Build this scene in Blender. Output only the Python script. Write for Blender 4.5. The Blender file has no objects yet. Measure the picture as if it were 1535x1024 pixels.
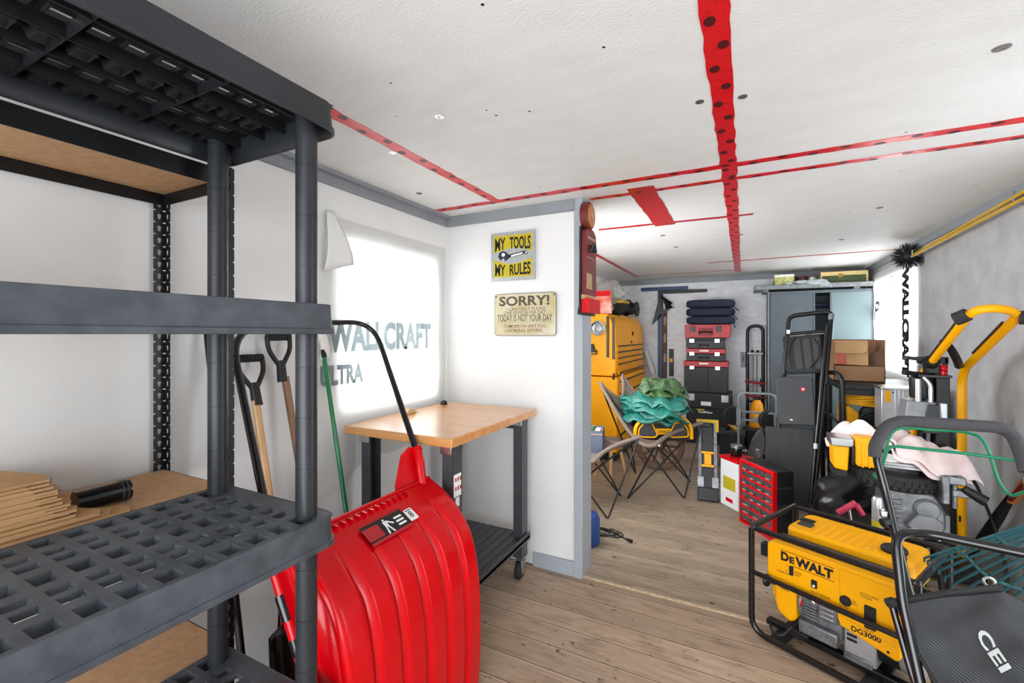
import bpy, bmesh, math, random
from mathutils import Matrix, Vector, Euler
from math import pi, sin, cos, radians as R
S = bpy.context.scene
COL = S.collection
rnd = random.Random(7)

# ------------------------------------------------------------------ camera, sky, lights, exposure
cam_d = bpy.data.cameras.new('camera'); cam = bpy.data.objects.new('camera', cam_d); COL.objects.link(cam)
cam_d.sensor_width = 36.0
cam_d.lens = 674.0 / 1535.0 * 36.0
cam_d.shift_y = -11.0 / 1535.0
cam_d.clip_start = 0.02
cam.location = (0, 0, 1.42)
cam.rotation_euler = (R(90), 0, R(27.34))
S.camera = cam

W = bpy.data.worlds.new('World'); S.world = W; W.use_nodes = True
bg = W.node_tree.nodes['Background']
bg.inputs['Color'].default_value = (0.93, 0.97, 1.0, 1); bg.inputs['Strength'].default_value = 1.5

def area(name, loc, rot, sx, sy, power, col=(1, 1, 1)):
    d = bpy.data.lights.new(name, 'AREA'); d.shape = 'RECTANGLE'; d.size = sx; d.size_y = sy; d.energy = power; d.color = col
    o = bpy.data.objects.new(name, d); COL.objects.link(o); o.location = loc; o.rotation_euler = rot
    return o
# daylight through the open end of the shed (behind the camera), and through the two film-covered windows; the other fills are added
area('daylight_open_end', (-0.25, -1.75, 1.10), (R(106), 0, 0), 2.9, 1.9, 90, (0.90, 0.96, 1.0))
area('added_fill_side', (1.5, 1.95, 1.12), (R(90), 0, R(68)), .9, 1.9, 10, (0.90, 0.96, 1.0))  # added side fill through an invented doorway, brightens the front room
area('daylight_window_left', (-2.15, 1.99, 1.5), (R(90), 0, R(-90)), 0.9, 1.0, 21, (0.94, 0.975, 1.0))
area('added_fill_rear_left', (-2.15, 3.8, 1.5), (R(90), 0, R(-90)), 1.6, 1.0, 30, (0.98, 0.99, 1.0))  # added fill through an invented, unseen opening, lights the rear room
area('added_fill_behind_partition', (-1.32, 2.72, 1.35), (R(88), 0, R(-10)), 0.7, 0.7, 21, (0.95, 0.98, 1.0))  # added lamp out of view, lifts the chest and far wall
area('daylight_window_right', (1.75, 5.65, 1.6), (R(90), 0, R(90)), 1.6, 1.1, 95, (0.95, 0.98, 1.0))
S.view_settings.view_transform = 'Standard'; S.view_settings.look = 'None'
S.view_settings.gamma = 1.0; S.view_settings.use_curve_mapping = False
S.view_settings.exposure = 0.6

# ------------------------------------------------------------------ materials
def lin(h):
    h = h.lstrip('#'); v = [int(h[i:i+2], 16) / 255 for i in (0, 2, 4)]
    return tuple(x / 12.92 if x <= 0.04045 else ((x + 0.055) / 1.055) ** 2.4 for x in v) + (1,)
class NT:
    def __init__(s, name):
        s.m = bpy.data.materials.new(name); s.m.use_nodes = True; s.t = s.m.node_tree
        s.p = s.t.nodes['Principled BSDF']; s.out = s.t.nodes['Material Output']
    def n(s, typ, **k):
        x = s.t.nodes.new(typ)
        for a, b in k.items(): setattr(x, a, b)
        return x
    def l(s, a, b): s.t.links.new(a, b)
    def val(s, x, sock):
        if isinstance(x, (int, float)): sock.default_value = x
        else: s.l(x, sock)
    def math(s, op, a, b=0.0, clamp=False):
        x = s.n('ShaderNodeMath', operation=op, use_clamp=clamp); s.val(a, x.inputs[0]); s.val(b, x.inputs[1]); return x.outputs[0]
    def mix(s, f, a, b, mode='MIX'):
        x = s.n('ShaderNodeMix', data_type='RGBA', blend_type=mode); s.val(f, x.inputs[0])
        for v, i in ((a, 6), (b, 7)):
            if isinstance(v, tuple): x.inputs[i].default_value = v
            else: s.l(v, x.inputs[i])
        return x.outputs[2]
    def noise(s, vec, scale, detail=3, rough=0.55):
        x = s.n('ShaderNodeTexNoise'); x.inputs['Scale'].default_value = scale; x.inputs['Detail'].default_value = detail
        x.inputs['Roughness'].default_value = rough; s.l(vec, x.inputs['Vector']); return x.outputs['Fac']
    def coord(s, sc=(1, 1, 1)):
        c = s.n('ShaderNodeTexCoord'); m = s.n('ShaderNodeMapping'); m.inputs['Scale'].default_value = sc
        s.l(c.outputs['Object'], m.inputs['Vector']); return m.outputs['Vector']
    def ramp(s, f, lo, hi):
        x = s.n('ShaderNodeMapRange'); s.l(f, x.inputs[0]); x.inputs[1].default_value = lo; x.inputs[2].default_value = hi; return x.outputs[0]
    def bump(s, hgt, strength, dist=0.01):
        b = s.n('ShaderNodeBump'); b.inputs['Strength'].default_value = strength; b.inputs['Distance'].default_value = dist
        s.l(hgt, b.inputs['Height']); s.l(b.outputs[0], s.p.inputs['Normal'])
MATS = {}
def mat(name, col, rough=0.5, metal=0.0, col2=None, scale=20.0, amt=0.5, bump=0.0, bscale=None, sc=(1, 1, 1), spec=0.38, coat=0.0, alpha=1.0):
    if name in MATS: return MATS[name]
    N = NT(name); c1 = lin(col); c2 = lin(col2) if col2 else tuple(x * 0.82 for x in c1[:3]) + (1,)
    v = N.coord(sc); f = N.noise(v, scale, 4)
    N.l(N.mix(N.math('MULTIPLY', N.ramp(f, 0.35, 0.68), amt), c1, c2), N.p.inputs['Base Color'])
    N.p.inputs['Roughness'].default_value = rough; N.p.inputs['Metallic'].default_value = metal
    N.p.inputs['Specular IOR Level'].default_value = spec; N.p.inputs['Coat Weight'].default_value = coat
    N.p.inputs['Alpha'].default_value = alpha
    if bump: N.bump(N.noise(v, bscale or scale * 3, 3), bump, 0.004)
    MATS[name] = N.m; return N.m

def floor_mat(name, a, b, dark, gapcol, pitch, wear):
    N = NT(name); v = N.coord(); sep = N.n('ShaderNodeSeparateXYZ'); N.l(v, sep.inputs[0])
    y = N.math('DIVIDE', sep.outputs['Y'], pitch); bi = N.math('FLOOR', y); fr = N.math('FRACT', y)
    wn = N.n('ShaderNodeTexWhiteNoise', noise_dimensions='1D'); N.l(bi, wn.inputs['W'])
    sh = N.n('ShaderNodeCombineXYZ'); N.l(N.math('ADD', sep.outputs['X'], N.math('MULTIPLY', wn.outputs['Value'], 9.0)), sh.inputs[0])
    N.l(sep.outputs['Y'], sh.inputs[1])
    mp = N.n('ShaderNodeMapping'); mp.inputs['Scale'].default_value = (2.2, 34, 1); N.l(sh.outputs[0], mp.inputs[0])
    g = N.noise(mp.outputs[0], 2.2, 6, 0.62)
    mp2 = N.n('ShaderNodeMapping'); mp2.inputs['Scale'].default_value = (3.0, 9, 1); N.l(sh.outputs[0], mp2.inputs[0])
    st = N.noise(mp2.outputs[0], 1.7, 5, 0.7)
    col = N.mix(N.ramp(g, 0.3, 0.7), lin(a), lin(b))
    col = N.mix(N.math('MULTIPLY', wn.outputs['Value'], 0.35), col, lin(dark))
    col = N.mix(N.math('MULTIPLY', N.ramp(st, 0.50, 0.74), wear), col, lin(dark))
    sp = N.noise(v, 26, 2, 0.5)
    col = N.mix(N.math('MULTIPLY', N.ramp(sp, 0.67, 0.75), 0.8), col, lin('33261d'))
    gap = N.math('LESS_THAN', fr, 0.035)
    hl = N.math('MULTIPLY', N.math('GREATER_THAN', fr, 0.96), 0.55)  # highlight along one edge of each board, painted into the colour
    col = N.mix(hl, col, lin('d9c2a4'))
    col = N.mix(gap, col, lin(gapcol)); N.l(col, N.p.inputs['Base Color'])
    N.p.inputs['Roughness'].default_value = 0.55
    hgt = N.math('SUBTRACT', N.math('MULTIPLY', g, 0.35), N.math('MULTIPLY', gap, 1.0)); N.bump(hgt, 0.35, 0.004)
    return N.m

def wood_mat(name, a, b, axis='Y', rough=0.35, scale=3.0, coat=0.3):
    if name in MATS: return MATS[name]
    N = NT(name); sc = {'X': (1.5, 26, 26), 'Y': (26, 1.5, 26), 'Z': (26, 26, 1.5)}[axis]
    v = N.coord(sc); g = N.noise(v, scale * 0.35, 5, 0.6)
    N.l(N.mix(N.ramp(g, 0.3, 0.7), lin(a), lin(b)), N.p.inputs['Base Color'])
    N.p.inputs['Roughness'].default_value = rough; N.p.inputs['Coat Weight'].default_value = coat; N.p.inputs['Coat Roughness'].default_value = 0.12
    N.bump(g, 0.12, 0.002); MATS[name] = N.m; return N.m

def film_mat(name, tint, trans):
    N = NT(name); t = N.n('ShaderNodeBsdfTranslucent'); d = N.n('ShaderNodeBsdfDiffuse'); mx = N.n('ShaderNodeMixShader')
    f = N.noise(N.coord(), 5, 4); c = N.mix(N.math('MULTIPLY', N.ramp(f, 0.35, 0.7), 0.12), lin(tint), lin('d8dce0'))
    N.l(c, t.inputs['Color']); N.l(c, d.inputs['Color']); mx.inputs[0].default_value = trans
    N.l(d.outputs[0], mx.inputs[1]); N.l(t.outputs[0], mx.inputs[2]); N.l(mx.outputs[0], N.out.inputs['Surface']); return N.m
def glass_mat():
    N = NT('window glass'); t = N.n('ShaderNodeBsdfTransparent'); g = N.n('ShaderNodeBsdfGlossy'); g.inputs['Roughness'].default_value = 0.02
    fr = N.n('ShaderNodeFresnel'); mx = N.n('ShaderNodeMixShader'); N.l(fr.outputs[0], mx.inputs[0]); N.l(t.outputs[0], mx.inputs[1]); N.l(g.outputs[0], mx.inputs[2])
    N.l(mx.outputs[0], N.out.inputs['Surface']); return N.m
def mesh_fabric_mat(name, a, b, sc=320.0):
    N = NT(name); v = N.coord(); w = N.n('ShaderNodeTexWave', wave_type='BANDS', bands_direction='DIAGONAL'); w.inputs['Scale'].default_value = sc / 6; w.inputs['Distortion'].default_value = 0.6
    N.l(v, w.inputs['Vector']); f = N.noise(v, 9, 4)
    N.l(N.mix(N.math('MULTIPLY', w.outputs['Fac'], 0.6), N.mix(N.ramp(f, .3, .7), lin(a), lin(b)), lin(b)), N.p.inputs['Base Color'])
    N.p.inputs['Roughness'].default_value = 0.6; N.bump(w.outputs['Fac'], 0.3, 0.003); return N.m
def tape_mat(name, a, b):
    N = NT(name); v = N.coord(); f = N.noise(v, 40, 5, 0.7)
    N.l(N.mix(N.math('MULTIPLY', N.ramp(f, 0.52, 0.66), 0.55), lin(a), lin(b)), N.p.inputs['Base Color'])
    N.p.inputs['Roughness'].default_value = 0.28; N.bump(N.noise(v, 30, 3), 0.35, 0.004); return N.m
def wicker_mat(name, a, b):
    N = NT(name); v = N.coord(); w = N.n('ShaderNodeTexChecker'); w.inputs['Scale'].default_value = 110
    N.l(v, w.inputs['Vector']); N.l(N.mix(N.noise(v, 30, 3), N.mix(w.outputs['Fac'], lin(a), lin(b)), lin(a)), N.p.inputs['Base Color'])
    N.p.inputs['Roughness'].default_value = 0.8; N.bump(w.outputs['Fac'], 0.5, 0.003); return N.m
def tarp_mat(name, a, b):
    N = NT(name); v = N.coord(); f = N.noise(v, 14, 5, 0.65)
    N.l(N.mix(N.ramp(f, 0.35, 0.65), lin(a), lin(b)), N.p.inputs['Base Color']); N.p.inputs['Roughness'].default_value = 0.42
    N.bump(N.noise(v, 26, 4), 0.8, 0.012); return N.m

# ------------------------------------------------------------------ mesh builder
def frame(o, x, y):
    x = Vector(x).normalized(); y = Vector(y); z = x.cross(y).normalized(); y = z.cross(x)
    M = Matrix.Identity(4)
    for i in range(3): M[i][0], M[i][1], M[i][2], M[i][3] = x[i], y[i], z[i], o[i]
    return M
def TR(loc=(0, 0, 0), rot=(0, 0, 0)): return Matrix.Translation(loc) @ Euler(rot).to_matrix().to_4x4()
def fillet(pts, r, n=5, closed=False):
    pts = [Vector(p) for p in pts]; out = []; N = len(pts)
    for i, p in enumerate(pts):
        if not closed and i in (0, N - 1): out.append(p); continue
        a = pts[i - 1]; b = pts[(i + 1) % N]; da = a - p; db = b - p
        rr = r[i] if isinstance(r, (list, tuple)) else r
        k = min(rr, da.length * 0.48, db.length * 0.48); pa = p + da.normalized() * k; pb = p + db.normalized() * k
        for j in range(n + 1):
            t = j / n; out.append(pa * (1 - t) ** 2 + p * 2 * t * (1 - t) + pb * t * t)
    return out
def smooth_path(pts, n=6, closed=False):
    P = [Vector(p) for p in pts]; out = []; N = len(P); rng = N if closed else N - 1
    for i in range(rng):
        p1, p2 = P[i], P[(i + 1) % N]; p0 = P[i - 1] if (i or closed) else p1; p3 = P[(i + 2) % N] if (i + 2 < N or closed) else p2
        for j in range(n):
            t = j / n; out.append(0.5 * ((2 * p1) + (p2 - p0) * t + (2 * p0 - 5 * p1 + 4 * p2 - p3) * t * t + (3 * p1 - p0 - 3 * p2 + p3) * t ** 3))
    if not closed: out.append(P[-1])
    return out
class B:
    def __init__(s): s.v = []; s.f = []
    def add(s, vs, fs, M=None):
        k = len(s.v)
        s.v += [tuple(M @ Vector(p)) if M else tuple(p) for p in vs]; s.f += [tuple(i + k for i in f) for f in fs]; return s
    def box(s, x0, x1, y0, y1, z0, z1, M=None, taper=1.0):
        cx, cy = (x0 + x1) / 2, (y0 + y1) / 2; t = taper
        q = lambda x, y: (cx + (x - cx) * t, cy + (y - cy) * t)
        vs = [(x0, y0, z0), (x1, y0, z0), (x1, y1, z0), (x0, y1, z0)] + [(*q(x, y), z1) for x, y in ((x0, y0), (x1, y0), (x1, y1), (x0, y1))]
        return s.add(vs, [(3, 2, 1, 0), (4, 5, 6, 7), (0, 1, 5, 4), (1, 2, 6, 5), (2, 3, 7, 6), (3, 0, 4, 7)], M)
    def cyl(s, p, q, r, r2=None, n=16, M=None):
        return s.tube([p, q], r, n, r2=r2, M=M)
    def tube(s, pts, r, n=10, closed=False, M=None, r2=None, flat=1.0):
        P = [Vector(p) for p in pts]; K = len(P); rings = []; up = None
        for i in range(K):
            a = P[i - 1] if (i or closed) else P[0]; b = P[(i + 1) % K] if (i < K - 1 or closed) else P[-1]
            t = (b - a).normalized() if (b - a).length > 1e-9 else Vector((0, 0, 1))
            if up is None: up = t.orthogonal().normalized() if abs(t.z) > 0.9 else t.cross(Vector((0, 0, 1))).normalized()
            u = (up - t * up.dot(t)); u = u.normalized() if u.length > 1e-6 else t.orthogonal().normalized(); up = u; w = t.cross(u)
            rr = r[i] if isinstance(r, (list, tuple)) else (r if r2 is None else r + (r2 - r) * i / (K - 1))
            rings.append([P[i] + (u * cos(2 * pi * j / n) + w * sin(2 * pi * j / n) * flat) * rr for j in range(n)])
        vs = [tuple(x) for g in rings for x in g]; fs = []
        for i in range(K if closed else K - 1):
            a, b = i * n, ((i + 1) % K) * n
            for j in range(n): fs.append((a + j, a + (j + 1) % n, b + (j + 1) % n, b + j))
        if not closed: fs.append(tuple(range(n - 1, -1, -1))); fs.append(tuple((K - 1) * n + j for j in range(n)))
        return s.add(vs, fs, M)
    def lathe(s, prof, M=None, n=28, cap=True):
        vs = [(r * cos(2 * pi * j / n), r * sin(2 * pi * j / n), z) for r, z in prof for j in range(n)]; fs = []
        for i in range(len(prof) - 1):
            for j in range(n): fs.append((i * n + j, i * n + (j + 1) % n, (i + 1) * n + (j + 1) % n, (i + 1) * n + j))
        if cap:
            fs.append(tuple(range(n - 1, -1, -1))); fs.append(tuple((len(prof) - 1) * n + j for j in range(n)))
        return s.add(vs, fs, M)
    def prism(s, poly, t, M=None):
        n = len(poly); vs = [(x, y, 0) for x, y in poly] + [(x, y, t) for x, y in poly]
        fs = [tuple(range(n - 1, -1, -1)), tuple(range(n, 2 * n))] + [(i, (i + 1) % n, n + (i + 1) % n, n + i) for i in range(n)]
        return s.add(vs, fs, M)
    def grid(s, fn, nu, nv, M=None, thick=0.0):
        vs = [tuple(fn(i / nu, j / nv)) for i in range(nu + 1) for j in range(nv + 1)]
        fs = [(i * (nv + 1) + j, (i + 1) * (nv + 1) + j, (i + 1) * (nv + 1) + j + 1, i * (nv + 1) + j + 1) for i in range(nu) for j in range(nv)]
        return s.add(vs, fs, M)
    def ball(s, c, r, sc=(1, 1, 1), n=14, m=9, M=None):
        prof = [(max(r * sin(pi * i / m), 1e-4), -r * cos(pi * i / m)) for i in range(m + 1)]
        M2 = Matrix.Translation(c) @ Matrix.Diagonal((*sc, 1)); return s.lathe(prof, (M @ M2) if M else M2, n)
    def text(s, txt, M, w, h, bold=0.0, thick=0.0006, warp=None, x0=0.0, y0=0.0):
        c = bpy.data.curves.new('lettering', 'FONT'); c.body = txt; c.size = 1.0; c.extrude = 0.01; c.offset = bold; c.resolution_u = 3
        o = bpy.data.objects.new('lettering', c); me = bpy.data.meshes.new_from_object(o)
        vs = [v.co.copy() for v in me.vertices]; fs = [tuple(p.vertices) for p in me.polygons]
        xa = min(v.x for v in vs); xb = max(v.x for v in vs); ya = min(v.y for v in vs); yb = max(v.y for v in vs)
        out = []
        for v in vs:
            u = (v.x - xa) / (xb - xa); q = (v.y - ya) / (yb - ya)
            if warp: u, q = warp(u, q)
            out.append((x0 + u * w, y0 + q * h, thick if v.z > 0 else 0.0))
        bpy.data.objects.remove(o); bpy.data.curves.remove(c); bpy.data.meshes.remove(me)
        return s.add(out, fs, M)
def rrect(x0, x1, y0, y1, r, n=4):
    out = []
    for cx, cy, a in ((x1 - r, y1 - r, 0), (x0 + r, y1 - r, 90), (x0 + r, y0 + r, 180), (x1 - r, y0 + r, 270)):
        for j in range(n + 1): out.append((cx + r * cos(R(a + 90 * j / n)), cy + r * sin(R(a + 90 * j / n))))
    return out
def circ(cx, cy, r, n=20, ry=None): return [(cx + r * cos(2 * pi * j / n), cy + (ry or r) * sin(2 * pi * j / n)) for j in range(n)]

WM = {}
def thing(name, label, cat, loc=(0, 0, 0), rz=0.0, group=None):
    o = bpy.data.objects.new(name, None); COL.objects.link(o); o.location = loc; o.rotation_euler = (0, 0, rz); o.empty_display_size = 0.1
    o['label'] = label; o['category'] = cat
    if group: o['group'] = group
    WM[o] = TR(loc, (0, 0, rz)); return o
def tag(o, label, cat, group=None):
    o['label'] = label; o['category'] = cat
    if group: o['group'] = group
    return o
def make(name, b, m, parent=None, bevel=0.0, local=False, smooth=True, solid=0.0, sub=0, label=None, kind=None):
    vs = [Vector(v) for v in b.v]
    if parent is not None:
        if not local:
            Mi = WM[parent].inverted(); vs = [Mi @ v for v in vs]
        base = Matrix.Identity(4)
    else:
        mn = [min(v[i] for v in vs) for i in range(3)]; mx = [max(v[i] for v in vs) for i in range(3)]
        c = Vector(((mn[0] + mx[0]) / 2, (mn[1] + mx[1]) / 2, mn[2])); vs = [v - c for v in vs]; base = Matrix.Translation(c)
    me = bpy.data.meshes.new(name); me.from_pydata([tuple(v) for v in vs], [], b.f); me.update()
    bm = bmesh.new(); bm.from_mesh(me); bmesh.ops.recalc_face_normals(bm, faces=bm.faces); bm.to_mesh(me); bm.free()
    if smooth:
        me.shade_smooth(); me.set_sharp_from_angle(angle=R(38))
    o = bpy.data.objects.new(name, me); COL.objects.link(o); me.materials.append(m)
    if parent is not None: o.parent = parent; WM[o] = WM[parent]
    else: o.matrix_basis = base; WM[o] = base
    if solid:
        q = o.modifiers.new('thickness', 'SOLIDIFY'); q.thickness = solid; q.offset = 0
    if bevel:
        q = o.modifiers.new('edges', 'BEVEL'); q.width = bevel; q.segments = 2; q.limit_method = 'ANGLE'; q.angle_limit = R(40)
    if sub:
        q = o.modifiers.new('smooth', 'SUBSURF'); q.levels = sub; q.render_levels = sub
    if label: o['label'] = label
    if kind: o['kind'] = kind
    return o
def struct(name, b, m, bevel=0.0, label=None):
    o = make(name, b, m, bevel=bevel); o['kind'] = 'structure'
    return o
# ------------------------------------------------------------------ palette
white_wall = mat('white wall paint', 'e4e4e3', 0.6, col2='dadad8', scale=3, amt=0.6, bump=0.06, bscale=60)
foam = mat('foam ceiling board', 'd8d8d7', 0.62, col2='cfcecc', scale=5, amt=0.6, bump=0.28, bscale=70, sc=(1, 2.2, 1))
grey_wall = mat('grey membrane wall', 'b4b4b6', 0.55, col2='9c9ca0', scale=6, amt=0.8, bump=0.2, bscale=40)
far_wall = mat('pale mottled wall', 'ecedf0', 0.55, col2='cfd0d5', scale=9, amt=0.75, sc=(1, 1, 2.4), bump=0.1)
trim_grey = mat('grey painted trim', '8b8f94', 0.45, col2='7d8186', scale=8)
trim_light = mat('pale grey painted trim', 'a3a9b0', 0.4, col2='989ea5', scale=8)
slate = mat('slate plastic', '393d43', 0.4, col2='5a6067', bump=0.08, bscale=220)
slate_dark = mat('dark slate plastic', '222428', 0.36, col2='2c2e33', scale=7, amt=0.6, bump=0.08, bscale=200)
blk = mat('black plastic', '161618', 0.45, col2='202022', scale=18)
blk_metal = mat('black powder coat', '121214', 0.36, col2='1b1b1d', scale=25)
blk_gloss = mat('black gloss tube', '0d0d0f', 0.22, col2='161618', scale=12, spec=0.5, coat=0.15)
rubber = mat('black rubber', '232324', 0.75, col2='303031', scale=40, bump=0.2)
foamgrip = mat('grey foam grip', '3a3a3c', 0.85, col2='454547', scale=90, bump=0.5, bscale=260)
board = mat('particle board', 'c9a27b', 0.8, col2='b28a64', scale=45, amt=0.7, bump=0.1)
card = mat('corrugated cardboard', 'c79f72', 0.8, col2='b58c60', scale=9, amt=0.6)
card_dark = mat('brown carton', 'a07a5a', 0.8, col2='8d694b', scale=7, amt=0.6)
red = mat('red plastic', 'd00311', 0.2, col2='bd020e', scale=5, amt=0.5, spec=0.3)
red_case = mat('red case plastic', 'b3222a', 0.4, col2='971a22', scale=14)
red_dark = mat('dark red paint', '751a1f', 0.5, col2='591318', scale=18, amt=0.8)
yellow = mat('tool yellow', 'f0a800', 0.4, col2='e39b00', scale=6, amt=0.5, spec=0.25)
yellow_cab = mat('cabinet yellow', 'eda000', 0.35, col2='df9200', scale=3, amt=0.5, spec=0.25)
steel = mat('bright steel', 'c9cacc', 0.28, 1.0, col2='a9abae', scale=20)
alu = mat('cast aluminium', '94969a', 0.45, 0.7, col2='66686c', scale=30, amt=0.8, bump=0.2)
silver_case = mat('ribbed silver metal', 'bfc1c6', 0.35, 0.6, col2='a9acb2', scale=12)
galv = mat('galvanised steel', '85898c', 0.5, 0.4, col2='66696c', scale=24, amt=0.8)
cab_grey = mat('blue grey cabinet steel', '525b62', 0.5, col2='495259', scale=4)
cab_teal = mat('pale teal cabinet steel', '68797d', 0.55, col2='5f7074', scale=4)
navy = mat('navy fabric', '262c42', 0.85, col2='1d2234', scale=30, amt=0.8, bump=0.4)
green_rod = mat('green rod', '0f7a45', 0.3, col2='0c6338', scale=14, coat=0.3)
green_wire = mat('green coated wire', '0d7a52', 0.35, col2='0a6644', scale=30)
teal = mat('teal rake plastic', '1f5a60', 0.4, col2='18474d', scale=9)
wood_pale = wood_mat('pale turned wood', 'd3a673', 'bd8c58', 'Z', 0.45)
wood_brown = wood_mat('brown turned wood', '9c7350', '6f4d33', 'Z', 0.55)
bench_wood = wood_mat('oiled bench wood', 'd8a068', 'c38447', 'X', 0.3, 3, 0.45)
brown_old = wood_mat('old brown wood', '6b4832', '4a3122', 'X', 0.65, 4, 0.0)
bench_steel = mat('charcoal bench steel', '45474b', 0.4, col2='3b3d41', scale=15)
ink = mat('black ink', '17181a', 0.6)
ink_grey = mat('faded grey ink', '8f989c', 0.7)
ink_brown = mat('faded brown ink', '6c6355', 0.7, col2='b7ae90', scale=14, amt=0.9)
white_p = mat('white plastic', 'e4e6e8', 0.45, col2='d6d8da', scale=10)
label_w = mat('white label', 'ececec', 0.5)
navy_steel = mat('blue painted steel', '33456b', 0.4, col2='28385a', scale=12)
orange = mat('orange plastic', 'e8761c', 0.45, col2='d66a14', scale=14)
tan = mat('tan cloth', 'b89a78', 0.8, col2='a08262', scale=20)
rag_m = mat('pink white cloth', 'e6d9d6', 0.85, col2='d5b9b9', scale=7, amt=0.8, bump=0.4, bscale=22)
olive = tarp_mat('olive tarpaulin', '4a6a3e', '2b4226')
tealtarp = tarp_mat('teal tarpaulin', '237a6c', '14544b')
grey_tube = mat('grey painted tube', '8d9499', 0.35, 0.3, col2='7b8287', scale=12)
dark_ply = wood_mat('dark stained ply', '2c2a28', '1e1c1b', 'Z', 0.6, 3, 0.0)
panel_grey = mat('charcoal panel', '38393b', 0.5, col2='2f3032', scale=7, bump=0.1)
tape_red = tape_mat('red sealing tape', 'cf0a18', '85060f')
tape_red2 = tape_mat('wrinkled red tape', 'b81722', '6d0a12')

# ------------------------------------------------------------------ the shed
XL, XR, YB, YF, H = -1.80, 1.31, -1.8, 6.75, 2.21
YP0, YP1, XP = 2.51, 2.66, -0.84
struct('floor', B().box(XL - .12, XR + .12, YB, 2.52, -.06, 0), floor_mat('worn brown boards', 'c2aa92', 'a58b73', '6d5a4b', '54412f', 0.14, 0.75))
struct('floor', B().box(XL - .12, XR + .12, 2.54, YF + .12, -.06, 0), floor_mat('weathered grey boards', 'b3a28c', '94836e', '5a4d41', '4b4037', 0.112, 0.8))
struct('trim_5', B().box(XL, XR, 2.52, 2.54, -.06, .004), mat('pale splintered threshold', 'd7c7a6', 0.8, col2='b49c78', scale=40, amt=0.9))
ceil = struct('ceiling', B().box(XL - .12, XR + .12, YB, YF + .12, H, H + .1), foam)
# left wall with its window opening, plus an added unseen rear one for light
wy0, wy1, wz0, wz1 = 1.56, 2.42, 1.0, 1.93
struct('wall_left', B().box(XL - .1, XL, YB, wy0, 0, H).box(XL - .1, XL, wy1, 3.0, 0, H).box(XL - .1, XL, 4.6, YF + .1, 0, H).box(XL - .1, XL, 3.0, 4.6, 0, wz0).box(XL - .1, XL, 3.0, 4.6, wz1 + .07, H).box(XL - .1, XL, wy0, wy1, 0, wz0).box(XL - .1, XL, wy0, wy1, wz1, H), white_wall)
ry0, ry1, rz0, rz1 = 4.95, 6.42, 1.05, 2.02
struct('wall_right', B().box(XR, XR + .1, YB, 1.5, 0, H).box(XR, XR + .1, 2.45, ry0, 0, H).box(XR, XR + .1, 1.5, 2.45, 2.08, H).box(XR, XR + .1, ry1, YF + .1, 0, H).box(XR, XR + .1, ry0, ry1, 0, rz0).box(XR, XR + .1, ry0, ry1, rz1, H), grey_wall)  # includes an added, unseen doorway gap that lets fill light in
struct('wall_far', B().box(XL, XR, YF, YF + .1, 0, H), far_wall)
struct('wall_partition', B().box(XL, XP, YP0 + .01, YP1, 0, H), white_wall)
def window(name, x0, x1, y0, y1, z0, z1):
    b = B(); w = .05
    b.box(x0, x1, y0, y0 + w, z0, z1).box(x0, x1, y1 - w, y1, z0, z1).box(x0, x1, y0 + w, y1 - w, z0, z0 + w).box(x0, x1, y0 + w, y1 - w, z1 - w, z1)
    ym = (y0 + y1) / 2; b.box(x0, x1, ym - .02, ym + .02, z0 + w, z1 - w)
    o = struct(name, b, white_p, 0.003); xm = (x0 + x1) / 2
    g = make('pane', B().box(xm - .003, xm + .003, y0 + w, y1 - w, z0 + w, z1 - w), GL, o); return o
GL = glass_mat()
window('window_1', XL - .09, XL - .04, wy0, wy1, wz0, wz1)
window('added_window_rear', XL - .09, XL - .04, 3.0, 4.6, wz0, wz1 + .07)  # added window out of view, there to light the rear room
window('window_2', XR + .04, XR + .09, ry0, ry1, rz0, rz1)
# trims
struct('trim_1', B().box(XL, XL + .02, YB, YP0, H - .065, H).box(XL + .02, XL + .05, YB, YP0, H - .02, H), trim_grey)
struct('trim_2', B().box(XL + .02, XP - .04, YP0 - .02, YP0 + .01, H - .065, H - .0005), trim_grey)
struct('trim_3', B().box(XP - .045, XP + .004, YP0 - .012, YP0 + .012, 0, H - .0008).box(XP, XP + .006, YP0 - .01, YP1 + .01, 0, H - .0008), trim_light, 0.002)
struct('baseboard_partition', B().box(XL + .65, XP - .045, YP0 - .01, YP0 + .01, 0, .085), trim_light, 0.002)
struct('trim_4', B().box(XR - .02, XR, YB, YF, H - .06, H - .0003), trim_grey)
struct('trim_6', B().box(XL, XR - .02, YF - .02, YF, H - .07, H - .0004), trim_grey)
# washers and screw heads holding the ceiling boards (parts of the ceiling)
dark_w = mat('grey fixing washer', '5d5f62', 0.5, 0.3)
def washer(x, y, r, m):
    make('washer', B().lathe([(r, 0), (r, -.002), (r * .45, -.0035), (r * .2, -.002)], Matrix.Translation((x, y, H))), m, ceil)
for x, y, r, m in ((-.14, 1.04, .019, dark_w), (-.135, 1.65, .014, dark_w), (-.005, 1.68, .014, dark_w), (.63, 1.72, .02, steel), (-.98, 1.33, .02, steel), (-1.36, 1.5, .018, steel), (-1.62, 2.0, .016, dark_w), (-.58, 3.75, .02, dark_w), (-.55, 4.3, .02, dark_w), (.75, 3.55, .02, dark_w), (.72, 4.6, .02, dark_w), (-.02, 4.0, .012, dark_w)):
    washer(x, y, r, m)
b = B()
for k in range(70):
    x, y = rnd.uniform(-1.6, 1.25), rnd.uniform(.6, 6.2); r = rnd.choice((.003, .004, .005))
    b.lathe([(r, 0), (r * .7, -.0008)], Matrix.Translation((x, y, H - .0001)), 7)
make('screw_head', b, ink, ceil, kind='stuff')
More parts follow.
